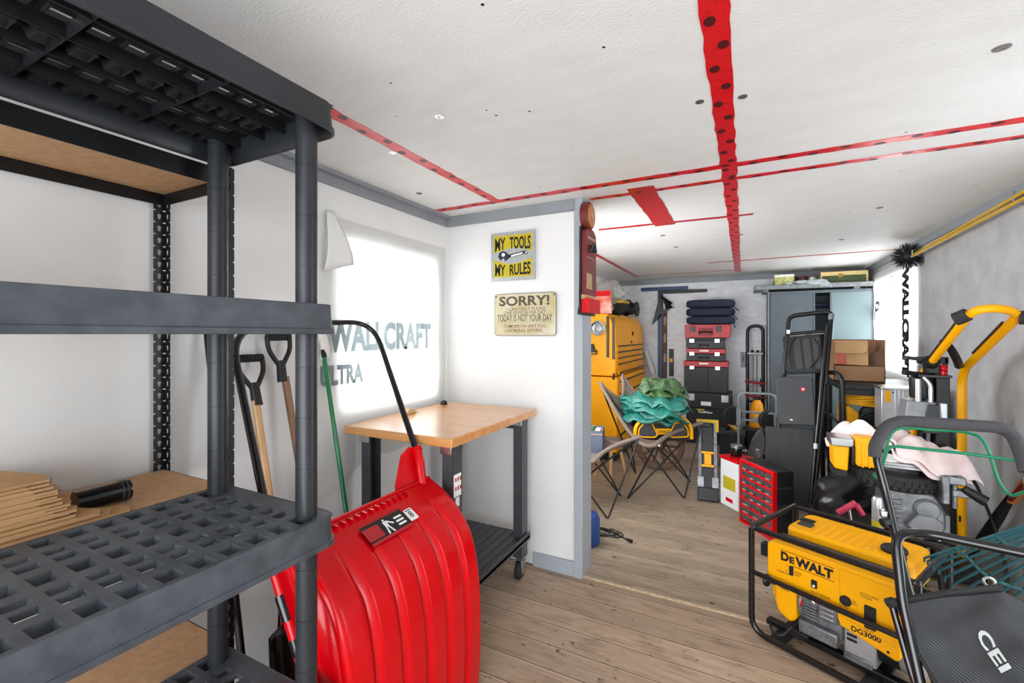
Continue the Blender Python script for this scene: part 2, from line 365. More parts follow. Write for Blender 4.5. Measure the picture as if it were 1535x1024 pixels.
# red sealing tapes on the ceiling seams
def tape(label, pts, w, m=tape_red, marks=True, z=0.0):
    (x0, y0), (x1, y1) = pts; L = math.hypot(x1 - x0, y1 - y0); M = frame((x0, y0, H - .0006 - z), ((x1 - x0), (y1 - y0), 0), (-(y1 - y0), (x1 - x0), 0))
    n = max(6, int(L / .05)); rr = random.Random(int(L * 1000)); e = [(rr.uniform(-.004, .004), rr.uniform(-.004, .004)) for _ in range(n + 1)]
    b = B(); vs = []; fs = []
    for i in range(n + 1):
        for s, zz in ((-1, 0), (1, 0), (1, -.0012), (-1, -.0012)):
            vs.append((L * i / n, s * w / 2 + e[i][0 if s < 0 else 1], zz))
    for i in range(n):
        a, c = i * 4, (i + 1) * 4
        for j in range(4): fs.append((a + j, a + (j + 1) % 4, c + (j + 1) % 4, c + j))
    fs += [(0, 1, 2, 3), (n * 4 + 3, n * 4 + 2, n * 4 + 1, n * 4)]
    b.add(vs, fs, M); o = tag(make('sealing_tape', b, m), label, 'tape', 'red sealing tapes on the ceiling')
    if marks:
        q = B(); k = 0; s = .05
        while s < L - .03:
            make('printed_mark', B().prism(circ(s, (.2 if k % 2 else -.2) * w, .02, 14, .3 * min(w, .05)), -.0004, M @ Matrix.Translation((0, 0, -.0013))), mat('dark print on tape', '4a0a10', .4), o); s += .115; k += 1
tape('broad red tape running the length of the ceiling down its middle seam', ((-.06, -1.0), (-.075, 6.35)), .068, z=.0004)
tape('red tape on the ceiling seam from plastic shelving to the partition corner', ((-1.31, .2), (-1.31, 2.33)), .06)
tape('nearer of the two long parallel red tapes crossing the ceiling at the partition', ((-1.74, 2.335), (1.29, 2.335)), .055, z=.0002)
tape('second long red tape crossing the ceiling just past the partition top', ((-.8, 2.55), (1.29, 2.53)), .045, z=.0002)
tape('short wide wrinkled red patch of tape beside the middle tape', ((-.5, 2.46), (-.51, 3.4)), .14, tape_red2, False, z=.0007)
tape('red cross tape ending the short wide red patch', ((-.98, 3.32), (.05, 3.35)), .05, tape_red2, False)
tape('thin red cross tape reaching the wall above the drilling machine', ((-.36, 5.42), (1.29, 5.36)), .05, tape_red2, False)
tape('thinnest red cross tape nearest the far wall', ((-1.35, 6.18), (-.02, 6.17)), .04, tape_red2, False)
tape('red tape slanting above the yellow tool chest', ((-1.31, 3.2), (-1.31, 6.3)), .05, tape_red2, False, z=.0001)

# window film, left: hangs over the opening, with print
def film(name, label, x, sgn, y0, y1, z0, z1, m, seed, low=0.0):
    rr = random.Random(seed); ph = [rr.uniform(0, 6) for _ in range(6)]
    def fn(u, v):
        y = y0 + (y1 - y0) * u; z = z0 + (z1 - z0) * v
        zz = z - low * (1 - v) * max(0, 1 - u * 3)
        k = .012 + .006 * sin(9 * u + ph[0] + 3 * v) + .005 * sin(17 * v + 6 * u + ph[1]) + .012 * (1 - v) ** 3
        edge = min(u, 1 - u, 1 - v) * 8
        return (x + sgn * (.004 + max(0, k) * min(1, edge)), y + .008 * sin(14 * v + ph[2]) * (1 if u > .9 else 0), zz + .01 * sin(16 * u + ph[3]) * (1 if v < .05 else 0))
    b = B(); b.grid(fn, 40, 30); o = tag(make(name, b, m), label, 'film'); return o
film_l = film('window_film', 'white vapour film printed with faint grey capitals above the workbench', XL, 1, 1.47, 2.49, .76, 2.0, film_mat('white film', 'f4f4f2', 0.62), 3, .12)
t = B().text('WALLCRAFT', frame((XL + .032, 1.50, 1.33), (0, 1, 0), (0, 0, 1)), .80, .16, .05).text('ULTRA', frame((XL + .032, 1.46, 1.17), (0, 1, 0), (0, 0, 1)), .27, .10, .05)
make('lettering', t, film_mat('printed film', 'b4bcbe', 0.75), film_l)
# torn flap of film above
b = B()
def flap(u, v):
    w = .16 * (1 - .75 * v); return (XL + .02 + .035 * sin(3 * v) * (1 - v) + .03 * u * (1 - v), 1.49 + u * w + .02 * v, 1.72 + .3 * v + .05 * u * (1 - v))
b.grid(flap, 8, 10)
tag(make('torn_film_flap', b, white_wall, solid=.002), 'torn curling flap of off-white film above the workbench window', 'film')
film_r = film('window_film', 'white vapour film with black lettering running down it beside open carton', XR, -1, 4.9, 6.5, .98, 2.1, film_mat('bright film', 'fafaf8', 0.7), 8)
Mr = frame((XR - .034, 5.28, 2.02), (0, 0, -1), (0, -1, 0))
t = B().text('WALLCRAFT', Mr, .98, .21, .09)
t.text('ULTRA', frame((XR - .034, 5.64, 1.99), (0, 0, -1), (0, -1, 0)), .28, .06, .01)
make('lettering', t, ink, film_r)
t = B().text('P', frame((XR - .034, 6.28, 1.58), (0, -1, 0), (0, 0, 1)), .17, .2, .02, warp=lambda u, q: (u + .5 * q, q))
make('printed_emblem', t, mat('worn black ink', '5a5f62', 0.7), film_r)

# ------------------------------------------------------------------ plastic shelving unit (front left)
def plastic_deck(x0, x1, y0, y1, ztop, M=None):
    b = B(); tk = .006
    rim = .02; xs = [x0 + rim]; kinds = []
    # bands across the depth: pocket | hole hole | pocket | hole hole | pocket
    cuts = [(.012, .058, 'p'), (.088, .118, 'h'), (.136, .166, 'h'), (.198, .248, 'p'), (.278, .308, 'h'), (.326, .356, 'h'), (.384, .43, 'p')]
    D = x1 - x0
    X = [x0]; K = []
    for a, c, k in cuts: X += [x0 + a / .442 * D, x0 + c / .442 * D]; K += [None, k]
    X.append(x1); K.append(None)
    pitch = .0555; n = int((y1 - y0 - .05) / pitch); Y = [y0]; Ky = []
    off = (y1 - y0 - n * pitch) / 2
    for i in range(n): a = y0 + off + i * pitch; Y += [a + .007, a + pitch - .0115]; Ky += [None, i]
    Y.append(y1); Ky.append(None)
    nx, ny = len(X), len(Y); vs = [(x, y, z) for z in (ztop, ztop - tk) for x in X for y in Y]; fs = []
    idx = lambda z, i, j: z * nx * ny + i * ny + j
    holes = []
    for i in range(nx - 1):
        for j in range(ny - 1):
            if K[i] and Ky[j] is not None: holes.append((X[i], X[i + 1], Y[j], Y[j + 1], K[i])); continue
            fs.append((idx(0, i, j), idx(0, i + 1, j), idx(0, i + 1, j + 1), idx(0, i, j + 1)))
            fs.append((idx(1, i, j + 1), idx(1, i + 1, j + 1), idx(1, i + 1, j), idx(1, i, j)))
    b.add(vs, fs)
    for a, c, d, e, k in holes:
        dz = .03 if k == 'p' else .012; s = .006 if k == 'p' else .002
        A = [(a, d), (c, d), (c, e), (a, e)]; Bt = [(a + s, d + s), (c - s, d + s), (c - s, e - s), (a + s, e - s)]; o = .0025
        Ao = [(a - o, d - o), (c + o, d - o), (c + o, e + o), (a - o, e + o)]; Bo = [(a + s - o, d + s - o), (c - s + o, d + s - o), (c - s + o, e - s + o), (a + s - o, e - s + o)]
        v = [(x, y, ztop) for x, y in A] + [(x, y, ztop - dz) for x, y in Bt] + [(x, y, ztop - tk) for x, y in Ao] + [(x, y, ztop - dz) for x, y in Bo]
        f = []
        for q in range(4):
            r = (q + 1) % 4; f += [(q, r, 4 + r, 4 + q), (8 + q, 12 + q, 12 + r, 8 + r), (4 + q, 4 + r, 12 + r, 12 + q)]
        b.add(v, f)
    # underside stiffening ribs
    for fx in (.17, .41, .6, .83): x = x0 + fx * D; b.box(x - .0015, x + .0015, y0 + .004, y1 - .004, ztop - .034, ztop - tk)
    for k in range(1, 4): y = y1 - k * .22; b.box(x0 + .004, x1 - .004, y - .0015, y + .0015, ztop - .034, ztop - tk)
    return b
def skirt(x0, x1, y0, y1, z0, z1):
    b = B(); r = .035; po = rrect(x0, x1, y0, y1, r, 6); n = len(po)
    def off(d): return rrect(x0 - d, x1 + d, y0 - d, y1 + d, r + d, 6)
    prof = [(0.0, z1), (.004, z0 + .014), (.009, z0 + .013), (.010, z0), (.004, z0), (-.003, z0 + .01), (-.006, z1 - .004), (-.004, z1)]
    vs = []; 
    for d, z in prof: vs += [(x, y, z) for x, y in off(d)]
    K = len(prof); fs = [(i * n + j, i * n + (j + 1) % n, ((i + 1) % K) * n + (j + 1) % n, ((i + 1) % K) * n + j) for i in range(K) for j in range(n)]
    return b.add(vs, fs)
sx0, sx1, sy0, sy1 = -1.372, -.905, -.12, .797
pu = thing('plastic_shelving_unit', 'dark grey plastic shelving unit with slotted shelves and round posts', 'shelving', ((sx0 + sx1) / 2, (sy0 + sy1) / 2, 0))
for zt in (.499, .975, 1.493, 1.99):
    s = make('shelf', skirt(sx0, sx1, sy0, sy1, zt - .073, zt), slate if zt < 1.6 else slate_dark, pu, 0.0015)  # top shelf takes a darker plastic, shade put into its colour
    make('slotted_deck', plastic_deck(sx0 + .004, sx1 - .004, sy0 + .004, sy1 - .004, zt - .001), mat('slate plastic darkened for shade', '131417', 0.45, col2='1d1e21', scale=9) if zt > 1.6 else slate, s)  # top deck near black: underside shade painted into the plastic colour
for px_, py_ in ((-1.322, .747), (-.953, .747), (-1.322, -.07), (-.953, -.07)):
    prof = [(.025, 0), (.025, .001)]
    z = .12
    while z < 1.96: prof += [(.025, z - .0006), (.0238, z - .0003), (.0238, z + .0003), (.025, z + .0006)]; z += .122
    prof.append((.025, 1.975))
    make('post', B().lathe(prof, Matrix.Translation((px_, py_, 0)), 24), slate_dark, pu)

# ------------------------------------------------------------------ black steel rack behind it
rx0, rx1, rY0, rY1 = -1.785, -1.388, -.5, .832
rk = thing('steel_rack', 'black slotted steel rack with particle boards behind the plastic shelving unit', 'rack', ((rx0 + rx1) / 2, (rY0 + rY1) / 2, 0))
def slot_strip(M, w, length, pitch=.041):
    b = B(); n = int(length / pitch); N = 16
    key = []
    for i in range(N):
        a = 2 * pi * i / N + pi / 2; x, y = cos(a), sin(a)
        rr = .0056
        key.append((x * rr if y > -.45 else math.copysign(.0036, x) if abs(x) > .3 else x * .005, (y * .0056 + .003) if y > -.45 else y * .011 + .001))
    for k in range(n):
        cy = (k + .5) * pitch; out = []
        for i in range(N):
            a = 2 * pi * i / N + pi / 2; x, y = cos(a), sin(a); m = max(abs(x) / (w / 2), abs(y) / (pitch / 2)); out.append((x / m, y / m + cy))
        vs = [(x, y, 0) for x, y in out] + [(x, y + cy, 0) for x, y in key]
        b.add(vs, [(i, (i + 1) % N, N + (i + 1) % N, N + i) for i in range(N)], M)
    return b
for (ux, uy, dx, dy) in ((rx0, rY1, 1, -1), (rx1, rY1, -1, -1), (rx0, rY0, 1, 1), (rx1, rY0, -1, 1)):
    w = .034; b = B()
    b = slot_strip(frame((ux + dx * w / 2, uy, .0), (1, 0, 0), (0, 0, 1)), w, 1.95)
    b2 = slot_strip(frame((ux, uy + dy * w / 2, .0), (0, 1, 0), (0, 0, 1)), w, 1.95); b.v, b.f = b.v, b.f; k = len(b.v); b.v += b2.v; b.f += [tuple(i + k for i in f) for f in b2.f]
    make('upright', b, blk_metal, rk, smooth=False, solid=.0016)
for zb in (.475, .954, 1.50, 1.915):
    for (x0, x1, y0, y1) in ((rx0 + .002, rx0 + .006, rY0, rY1), (rx1 - .006, rx1 - .002, rY0, rY1), (rx0, rx1, rY1 - .006, rY1 - .002), (rx0, rx1, rY0 + .002, rY0 + .006)):
        make('beam', B().box(x0, x1, y0, y1, zb - .052, zb - .001), blk_metal, rk, smooth=False)
    make('shelf_board', B().box(rx0 + .007, rx1 - .007, rY0 + .007, rY1 - .007, zb - .014, zb), board, rk, smooth=False)
# flattened cartons stacked on the rack
z = .9545; rr = random.Random(4)
N_SH = 16
for k in range(N_SH):
    sx = rr.uniform(-.012, .012); ey = .505 - .003 * k + rr.uniform(-.008, .008)
    if k == 0: ey = .60
    if k == 1: ey = .56
    if k == 2: ey = .535
    th = .0072; xf = -1.425 - .004 * k + sx * .6; xb = -1.73 + sx
    tl = .0006 * k
    M = Matrix.Translation((0, 0, z))
    b = B().prism([(xf, -.28), (xf + rr.uniform(-.01, .004), ey - .012), (xf - .03, ey), (-1.50, ey - .012), (-1.56, min(ey, .5)), (xb, min(ey, .5) - .05), (xb, -.28)], th - .0018, M)
    b.prism([(xf - .003, -.27), (xf - .004, ey - .05), (xb + .02, ey - .12), (xb + .02, -.27)], .0018, M @ Matrix.Translation((0, 0, th - .0018)))
    pos = 'topmost' if k == N_SH - 1 else 'lowest, longest' if k == 0 else None
    lab = 'topmost flattened carton of the stack on the steel rack' if k == N_SH - 1 else 'lowest flattened carton, sticking out beyond the stack on the rack' if k == 0 else 'flattened brown carton inside the stack on the steel rack, %s from the bottom' % ['', 'second', 'third', 'fourth', 'fifth', 'sixth', 'seventh', 'eighth', 'ninth', 'tenth', 'eleventh', 'twelfth', 'thirteenth', 'fourteenth', 'fifteenth'][k]
    tag(make('flattened_carton', b, card, smooth=False), lab, 'cardboard', 'flattened cartons stacked on the rack'); z += th
cr = thing('plastic_roll', 'short black plastic tube lying beside the flattened cartons', 'tube', (-1.53, .6, .955))
b = B(); b.lathe([(.027, 0), (.027, .09), (.0285, .092), (.0285, .115), (.022, .115), (.022, .002)], frame((-1.545, .515, .983), (1, 0, 0), (0, 0, -1)) )
make('tube_wall', b, blk_gloss, cr)
b = B().lathe([(.0292, .093), (.0292, .097)], frame((-1.545, .515, .983), (1, 0, 0), (0, 0, -1))); b.lathe([(.0292, .104), (.0292, .108)], frame((-1.545, .515, .983), (1, 0, 0), (0, 0, -1)))
make('ring', b, panel_grey, cr)
# ------------------------------------------------------------------ red snow scoop with black U handle
sc = thing('snow_scoop', 'big red ribbed plastic snow scoop with black tubular handle leaning on wall', 'snow shovel', (-1.05, 1.21, 0))
PR = smooth_path([(-1.205, 0, .802), (-1.09, 0, .735), (-1.005, 0, .635), (-.965, 0, .51), (-.95, 0, .36), (-.948, 0, .18), (-.958, 0, .008)], 7)
SY0, SY1 = .865, 1.555
def ribf(u):
    t = (u * 6.0) % 1.0
    if u < .015 or u > .985: return 0
    return min(1.0, 1.55 * sin(pi * t) ** .8)
def scoop_pt(u, v):
    k = v * (len(PR) - 1); i = min(int(k), len(PR) - 2); p = PR[i].lerp(PR[i + 1], k - i); t = (PR[i + 1] - PR[i]).normalized(); n = Vector((-t.z, 0, t.x))
    amp = .023 * min(1, max(0, (v - .1) / .22)) * (1 - .2 * v)
    q = p + n * (amp * (ribf(u) - .35)); return (q.x, SY0 + (SY1 - SY0) * u, q.z)
b = B(); b.grid(scoop_pt, 96, 42)
make('scoop_shell', b, red, sc, solid=.004)
# side walls of the tray with rolled rails
for y, s in ((SY0, -1), (SY1, 1)):
    b = B(); back = lambda z: -1.29 + (.78 - z) * .56 if z > .15 else -.937 + (.15 - z) * -.15
    vs = []; n = len(PR)
    for p in PR: vs.append((p.x - .002, y, p.z)); vs.append((min(p.x - .004, back(p.z)), y + .0 * s, p.z - .002))
    b.add(vs, [(2 * i, 2 * i + 1, 2 * i + 3, 2 * i + 2) for i in range(n - 1)])
    make('side_wall', b, red, sc, solid=.004)
    if s < 0:
        rail = [(-1.275, y, .775), (-1.15, y - .004, .545), (-1.05, y - .004, .33), (-1.0, y, .16), (-.99, y, .015)]
        rl = make('rail', B().tube(smooth_path(rail, 5), .015, 12), red, sc)
        for a, c in ((.655, .59), (.545, .505)):
            f = lambda z: -1.15 - (z - .545) * .543 if z > .545 else -1.15 + (.545 - z) * .465
            make('handle_window', B().tube([(f(a), y - .006, a), (f(c), y - .006, c)], .0155, 12), blk_gloss, rl)
# rear lip with little stiffening ribs, and the two handle sockets
b = B(); b.tube([(-1.207, SY0, .803), (-1.207, SY1, .803)], .007, 10)
for k in range(13):
    y = 1.0 + k * .031; b.box(-1.202, -1.165, y - .0025, y + .0025, .78, .80, Matrix.Translation((0, 0, 0)))
make('rear_lip', b, red, sc)
Mt = frame((-1.222, 0, .80), (0, 1, 0), (-.35, 0, .95))
for sgn, yc in ((1, 1.5), (-1, .905)):
    kz = 1.0 if sgn > 0 else .3
    pr = [(yc - sgn * .15, -.03), (yc - sgn * .135, .02), (yc - sgn * .06, .125), (yc - sgn * .005, .15), (yc + sgn * .035, .13), (yc + sgn * .055, .0), (yc + sgn * .055, -.05)]
    if sgn < 0: pr = pr[::-1]
    make('handle_tab', B().prism([(q[0], q[1] * (kz if q[1] > 0 else 1)) for q in pr], .006, Mt), red, sc, 0.002)
ls = [(-1.185, 1.50, .70), (-1.222, 1.513, .882), (-1.742, 1.77, 1.487), (-1.752, 1.03, 1.452), (-1.268, .885, .742), (-1.15, .868, .545)]
make('handle_socket', B().tube([(-1.205, 1.505, .79), (-1.226, 1.515, .885), (-1.255, 1.531, .925)], .0205, 16).tube([(-1.247, 1.529, .918), (-1.257, 1.532, .93)], .023, 16), red, sc)
make('handle_socket', B().tube([(-1.225, .88, .68), (-1.292, .892, .778)], .0205, 16), red, sc)
make('handle', B().tube(fillet(ls, [0, .05, .17, .17, .03, 0], 8), .0135, 14), blk_gloss, sc)
Ms = frame((-1.098, 1.085, .750), (0, 1, 0), (-.84, 0, .54)) @ Matrix.Diagonal((.9, .9, 1, 1))
st = make('sticker', B().prism(rrect(0, .215, -.045, .045, .004), .0012, Ms @ Matrix.Translation((0, 0, .0045))), blk, sc)
make('sticker_print', B().prism(rrect(.0, .075, -.025, .03, .002), .0008, Ms @ Matrix.Translation((0, 0, .006))).prism(rrect(.0, .215, -.045, -.033, .001), .0008, Ms @ Matrix.Translation((0, 0, .006))), red_case, st)
fig = B(); Mf = Ms @ Matrix.Translation((0, 0, .0062))
for poly in ([(.105, .028), (.113, .028), (.113, .036), (.105, .036)], [(.10, .0), (.118, .0), (.12, .026), (.1, .026)], [(.1, .0), (.107, .0), (.1, -.03), (.092, -.03)], [(.111, .0), (.118, .0), (.128, -.03), (.12, -.03)], [(.12, .026), (.12, .018), (.142, .0), (.146, .006)]): fig.prism(poly, .0006, Mf)
for k in range(3): fig.prism(rrect(.158, .2, -.02 + .017 * k, -.011 + .017 * k, .002), .0006, Mf)
make('sticker_figure', fig, label_w, st)
make('price_label', B().prism(rrect(.222, .268, -.028, .03, .006), .0012, Ms @ Matrix.Translation((0, 0, .004))), label_w, sc)
make('price_print', B().text('8', Ms @ Matrix.Translation((.234, -.014, .0056)), .02, .03).prism(rrect(.227, .262, .02, .024, .001), .0005, Ms @ Matrix.Translation((0, 0, .0056))), ink, sc)

# ------------------------------------------------------------------ shovels, pole and rod leaning on the left wall
def d_shovel(label, grip, foot, shaft_m, ferrule_m):
    t = thing('snow_shovel', label, 'snow shovel', (foot[0], foot[1], 0)); g = Vector(grip); f = Vector(foot); d = (f - g).normalized()
    M = frame(g, (0, 1, 0), -d)   # local x across, y up the shaft
    ring = fillet([(-.052, .0, 0), (-.05, -.055, 0), (-.012, -.115, 0)], .03, 6)
    b = B().tube([(x, y, z) for x, y, z in ring], .0095, 12, M=M).tube([(-x, y, z) for x, y, z in ring], .0095, 12, M=M)
    b.tube([(0, -.1, 0), (0, -.19, 0)], .0175, 14, r2=.02, M=M)
    gr = make('d_handle', b, blk, t)
    prof = []; n = 11
    for k in range(n): z = -.054 + .108 * k / n; prof += [(.0125, z), (.016, z + .002), (.016, z + .0072), (.0125, z + .0092)]
    make('ribbed_grip', B().lathe(prof, M @ frame((0, 0, 0), (0, 0, 1), (0, 1, 0)), 14), rubber, gr)
    L = (f - g).length
    make('shaft', B().tube([g + d * .17, g + d * (L - .40)], .0155, 14), shaft_m, t)
    make('ferrule', B().tube([g + d * (L - .47), g + d * (L - .36)], .02, 14), ferrule_m, t)
    def bl(u, v):
        x = (u - .5) * .26; y = -(L - .38) - v * .37; z = .05 * (4 * (u - .5) ** 2) - .03 * sin(pi * v) + .008 * abs(sin(pi * 6 * u)) * (1 if .1 < v < .9 else 0)
        return (x, y, z)
    make('blade', B().grid(bl, 48, 10, M), blk_gloss, t, solid=.004)
d_shovel('snow shovel with black D grip and pale wooden shaft, first from the steel rack', (-1.735, 1.10, 1.325), (-1.37, 1.06, .015), wood_pale, red)
d_shovel('snow shovel with black D grip and darker brown wooden shaft, second from the steel rack', (-1.75, 1.235, 1.408), (-1.56, 1.35, .015), wood_brown, blk)
pt = thing('long_pole', 'black tubular pole leaning on the wall beside the steel rack upright', 'pole', (-1.45, .93, 0))
make('tube', B().tube([(-1.77, .955, 1.50), (-1.45, .93, .003)], .0125, 14), blk_gloss, pt)
make('end_cap', B().tube([(-1.772, .955, 1.508), (-1.765, .9547, 1.475)], .0145, 14), rubber, pt)
gt = thing('garden_stake', 'slim green pole leaning on the wall behind the red scoop', 'pole', (-1.40, 1.39, 0))
make('rod', B().tube([(-1.765, 1.476, 1.335), (-1.385, 1.389, .004)], .0105, 14), green_rod, gt)
make('end_cap', B().tube([(-1.768, 1.477, 1.345), (-1.757, 1.474, 1.31)], .0125, 14), blk, gt)
b = B()
def cloth(u, v): return (-1.772 + .022 * sin(pi * u) + .004 * sin(9 * u), 1.455 + .05 * u + .01 * sin(7 * v), 1.30 + .19 * v)
b.grid(cloth, 8, 10)
tag(make('white_strip', b, mat('white strip', 'e2dedb', .7), solid=.002), 'narrow white strip hanging on the wall above the slim green pole', 'strip')

# ------------------------------------------------------------------ workbench on casters
bx0, bx1, by0, by1 = -1.735, -1.10, 1.572, 2.45
wb = thing('workbench', 'small rolling workbench with wooden top and charcoal steel legs by the partition', 'workbench', ((bx0 + bx1) / 2, (by0 + by1) / 2, 0))
make('bench_top', B().box(bx0, bx1, by0, by1, .935, .975), bench_wood, wb, .004)
def channel(x, y, sx, sy, z0=.135, z1=.934):
    b = B(); t = .003; w = .075; d = .055
    b.box(x - d / 2, x + d / 2, y - w / 2, y - w / 2 + t, z0, z1).box(x - d / 2, x + d / 2, y + w / 2 - t, y + w / 2, z0, z1)
    xx = x + sx * d / 2; b.box(min(xx, xx - sx * t), max(xx, xx - sx * t), y - w / 2, y + w / 2, z0, z1)
    b.box(x - .045, x + .045, y - .045, y + .045, z1 - .004, z1); return b
for x, y, sx in ((bx0 + .09, by0 + .09, -1), (bx1 - .06, by0 + .09, 1), (bx0 + .09, by1 - .1, -1), (bx1 - .06, by1 - .1, 1)):
    lg = make('leg', channel(x, y, sx, 1), bench_steel, wb, .001)
    make('bracket', B().box(x - .03, x + .03, y - .052, y - .042, .895, .934), steel, lg, .001); make('bracket', B().box(x - .03, x + .03, y + .04, y + .046, .9, .934), steel, lg, .001)
    cs = make('caster', B().lathe([(.012, .06), (.012, .135)], Matrix.Translation((x, y, 0)), 12).box(x - .035, x + .035, y - .035, y + .035, .128, .135).box(x - .022, x - .018, y - .03, y + .022, .035, .115).box(x + .018, x + .022, y - .03, y + .022, .035, .115).box(x - .022, x + .022, y - .02, y + .022, .105, .118), steel, wb, .001)
    make('wheel', B().lathe([(.01, -.017), (.04, -.017), (.05, -.011), (.052, 0), (.05, .011), (.04, .017), (.01, .017)], frame((x, y - .012, .052), (0, 1, 0), (0, 0, 1)), 28), rubber, cs)
lab = make('instruction_label', B().box(bx1 - .0322, bx1 - .0312, by0 + .062, by0 + .118, .70, .80).box(bx1 - .0322, bx1 - .0312, by0 + .075, by0 + .105, .655, .695), label_w, wb)
b = B()
for k in range(2):
    for j in range(3): y = by0 + .071 + j * .018; z = .785 - k * .04; b.box(bx1 - .0313, bx1 - .0308, y, y + .011, z - .018, z)
make('label_print', b, red_case, wb)
b = B().box(bx0 + .04, bx1 - .02, by0 + .05, by1 - .05, .225, .245)
for k in range(11): x = bx0 + .085 + k * .05; b.box(x, x + .034, by0 + .055, by1 - .055, .245, .2485)
b.box(bx1 - .024, bx1 - .02, by0 + .05, by1 - .05, .215, .262)
make('lower_shelf', b, bench_steel, wb, .0015)
b = B().box(bx0 + .03, bx1 - .04, by0 + .055, by0 + .058, .86, .93); make('apron', B().box(bx0 + .06, bx1 - .05, by1 - .08, by1 - .077, .86, .93), bench_steel, wb)
wc = thing('wood_offcut', 'small pale wooden wedge lying at the back of the bench top', 'wood scrap', (-1.69, 2.0, .975))
make('wedge', B().prism([(0, 0), (.09, 0), (.075, .02), (.03, .03)], .03, frame((-1.68, 1.93, .9755), (0, 1, 0), (0, 0, 1))), wood_mat('pale offcut', 'd9bd92', 'c09b6b', 'X'), wc, .002)
kn = thing('knob', 'small black round knob on bench top against the wall', 'knob', (-1.69, 2.33, .975))
make('dome', B().lathe([(.022, .0), (.022, .008), (.017, .02), (.008, .026), (.001, .027)], Matrix.Translation((-1.69, 2.33, .9755)), 18), blk, kn)

# ------------------------------------------------------------------ metal signs on the partition
Msg = frame((-1.445, YP0 - .004, 1.757), (1, 0, 0), (0, 0, 1)); SW, SH = .31, .305
sg = thing('metal_sign', 'yellow and silver tin sign with a wrench on the white partition', 'sign', (-1.29, YP0 - .005, 1.757))
make('plate', B().box(0, SW, 0, SH, 0, .003, Msg), mat('silver tin', 'b9bdbd', .35, .4, col2='9aa09f', scale=40, amt=.7), sg)
yb = mat('sign yellow', 'c0ae1e', .5, col2='b3a015', scale=20)
def arch(n=20):
    top = []
    for i in range(n + 1): u = i / n; top.append((.02 + u * (SW - .04), .175 + .028 * sin(pi * u)))
    return top
lo = [(.02 + i / 20 * (SW - .04), .135 - .03 * sin(pi * i / 20)) for i in range(21)]
make('yellow_panel', B().prism(arch() + [(SW - .02, .285), (.02, .285)], .0008, Msg @ Matrix.Translation((0, 0, .003))).prism([(.02, .022), (SW - .02, .022)] + lo[::-1], .0008, Msg @ Matrix.Translation((0, 0, .003))), yb, sg)
wt = lambda u, q: (u, (1 - (1 - q) * (1 - .22 * sin(pi * u))))
wl = lambda u, q: (u, q * (1 - .22 * sin(pi * u)))
M3 = Msg @ Matrix.Translation((0, 0, .004))
make('lettering', B().text('MY', M3, .075, .085, .03, x0=.03, y0=.187, warp=lambda u, q: (u, 1 - (1 - q) * (1 - .16 * u))).text('TOOLS', M3, .145, .085, .03, x0=.135, y0=.187, warp=lambda u, q: (u, 1 - (1 - q) * (.84 + .16 * u))).text('MY', M3, .075, .08, .03, x0=.03, y0=.032, warp=lambda u, q: (u, q * (1 - .16 * u))).text('RULES', M3, .145, .08, .03, x0=.135, y0=.032, warp=lambda u, q: (u, q * (.84 + .16 * u))), ink, sg)
b = B().prism([(.125, .142), (.235, .16), (.255, .155), (.26, .168), (.25, .18), (.23, .178), (.12, .162)], .0008, M3)
hd = [(.052, .155), (.06, .178), (.085, .19), (.108, .182), (.125, .165), (.13, .142), (.115, .128), (.1, .123), (.098, .138), (.086, .143), (.076, .13), (.062, .138)]
b.prism(hd, .0008, M3); wr = make('wrench', b, mat('wrench ink', '30333c', .5), sg)
b = B().prism([(.145, .1475), (.225, .161), (.225, .171), (.145, .158)], .0005, M3 @ Matrix.Translation((0, 0, .0009))).prism(circ(.248, .168, .006, 12), .0005, M3 @ Matrix.Translation((0, 0, .0009))).prism(circ(.09, .165, .012, 14), .0005, M3 @ Matrix.Translation((0, 0, .0009)))
make('wrench_shine', b, label_w, wr)
M2 = frame((-1.42, YP0 - .004, 1.41), (1, 0, 0), (0, 0, 1)); SW2, SH2 = .423, .264
s2 = thing('metal_sign', 'worn cream tin sign with brown capitals below the wrench sign', 'sign', (-1.21, YP0 - .005, 1.41))
make('plate', B().prism(rrect(0, SW2, 0, SH2, .02), .002, M2), mat('sign rim', '8d8577', .5), s2)
make('face', B().prism(rrect(.005, SW2 - .005, .005, SH2 - .005, .017), .001, M2 @ Matrix.Translation((0, 0, .002))), mat('worn cream paint', 'b9ae7e', .45, col2='cfc8b6', scale=8, amt=1.0), s2)
M4 = M2 @ Matrix.Translation((0, 0, .0032))
make('lettering', B().text('SORRY!', M4, .345, .062, .03, x0=.035, y0=.186).text('TODAY IS NOT YOUR DAY', M4, .375, .042, .01, x0=.022, y0=.09).box(.022, .4, .083, .0845, 0, .0005, M4), mat('brown sign ink', '453d33', .6, col2='6e6552', scale=30, amt=.8), s2)
make('small_lettering', B().text('I CAN ONLY PLEASE', M4, .27, .021, .012, x0=.085, y0=.156).text('ONE PERSON PER DAY', M4, .29, .021, .012, x0=.068, y0=.133).text('TOMORROW ISN\'T TOO', M4, .29, .021, .012, x0=.068, y0=.05).text('LOOKING EITHER.', M4, .26, .021, .012, x0=.078, y0=.022), mat('faded red brown ink', '6e4a3a', .7, col2='9a8666', scale=14, amt=.8), s2)
b = B()
for x, y in ((.014, SH2 - .016), (SW2 - .014, SH2 - .016)): b.prism(circ(x, y, .005, 12), .002, M4)
make('screw', b, ink, s2)
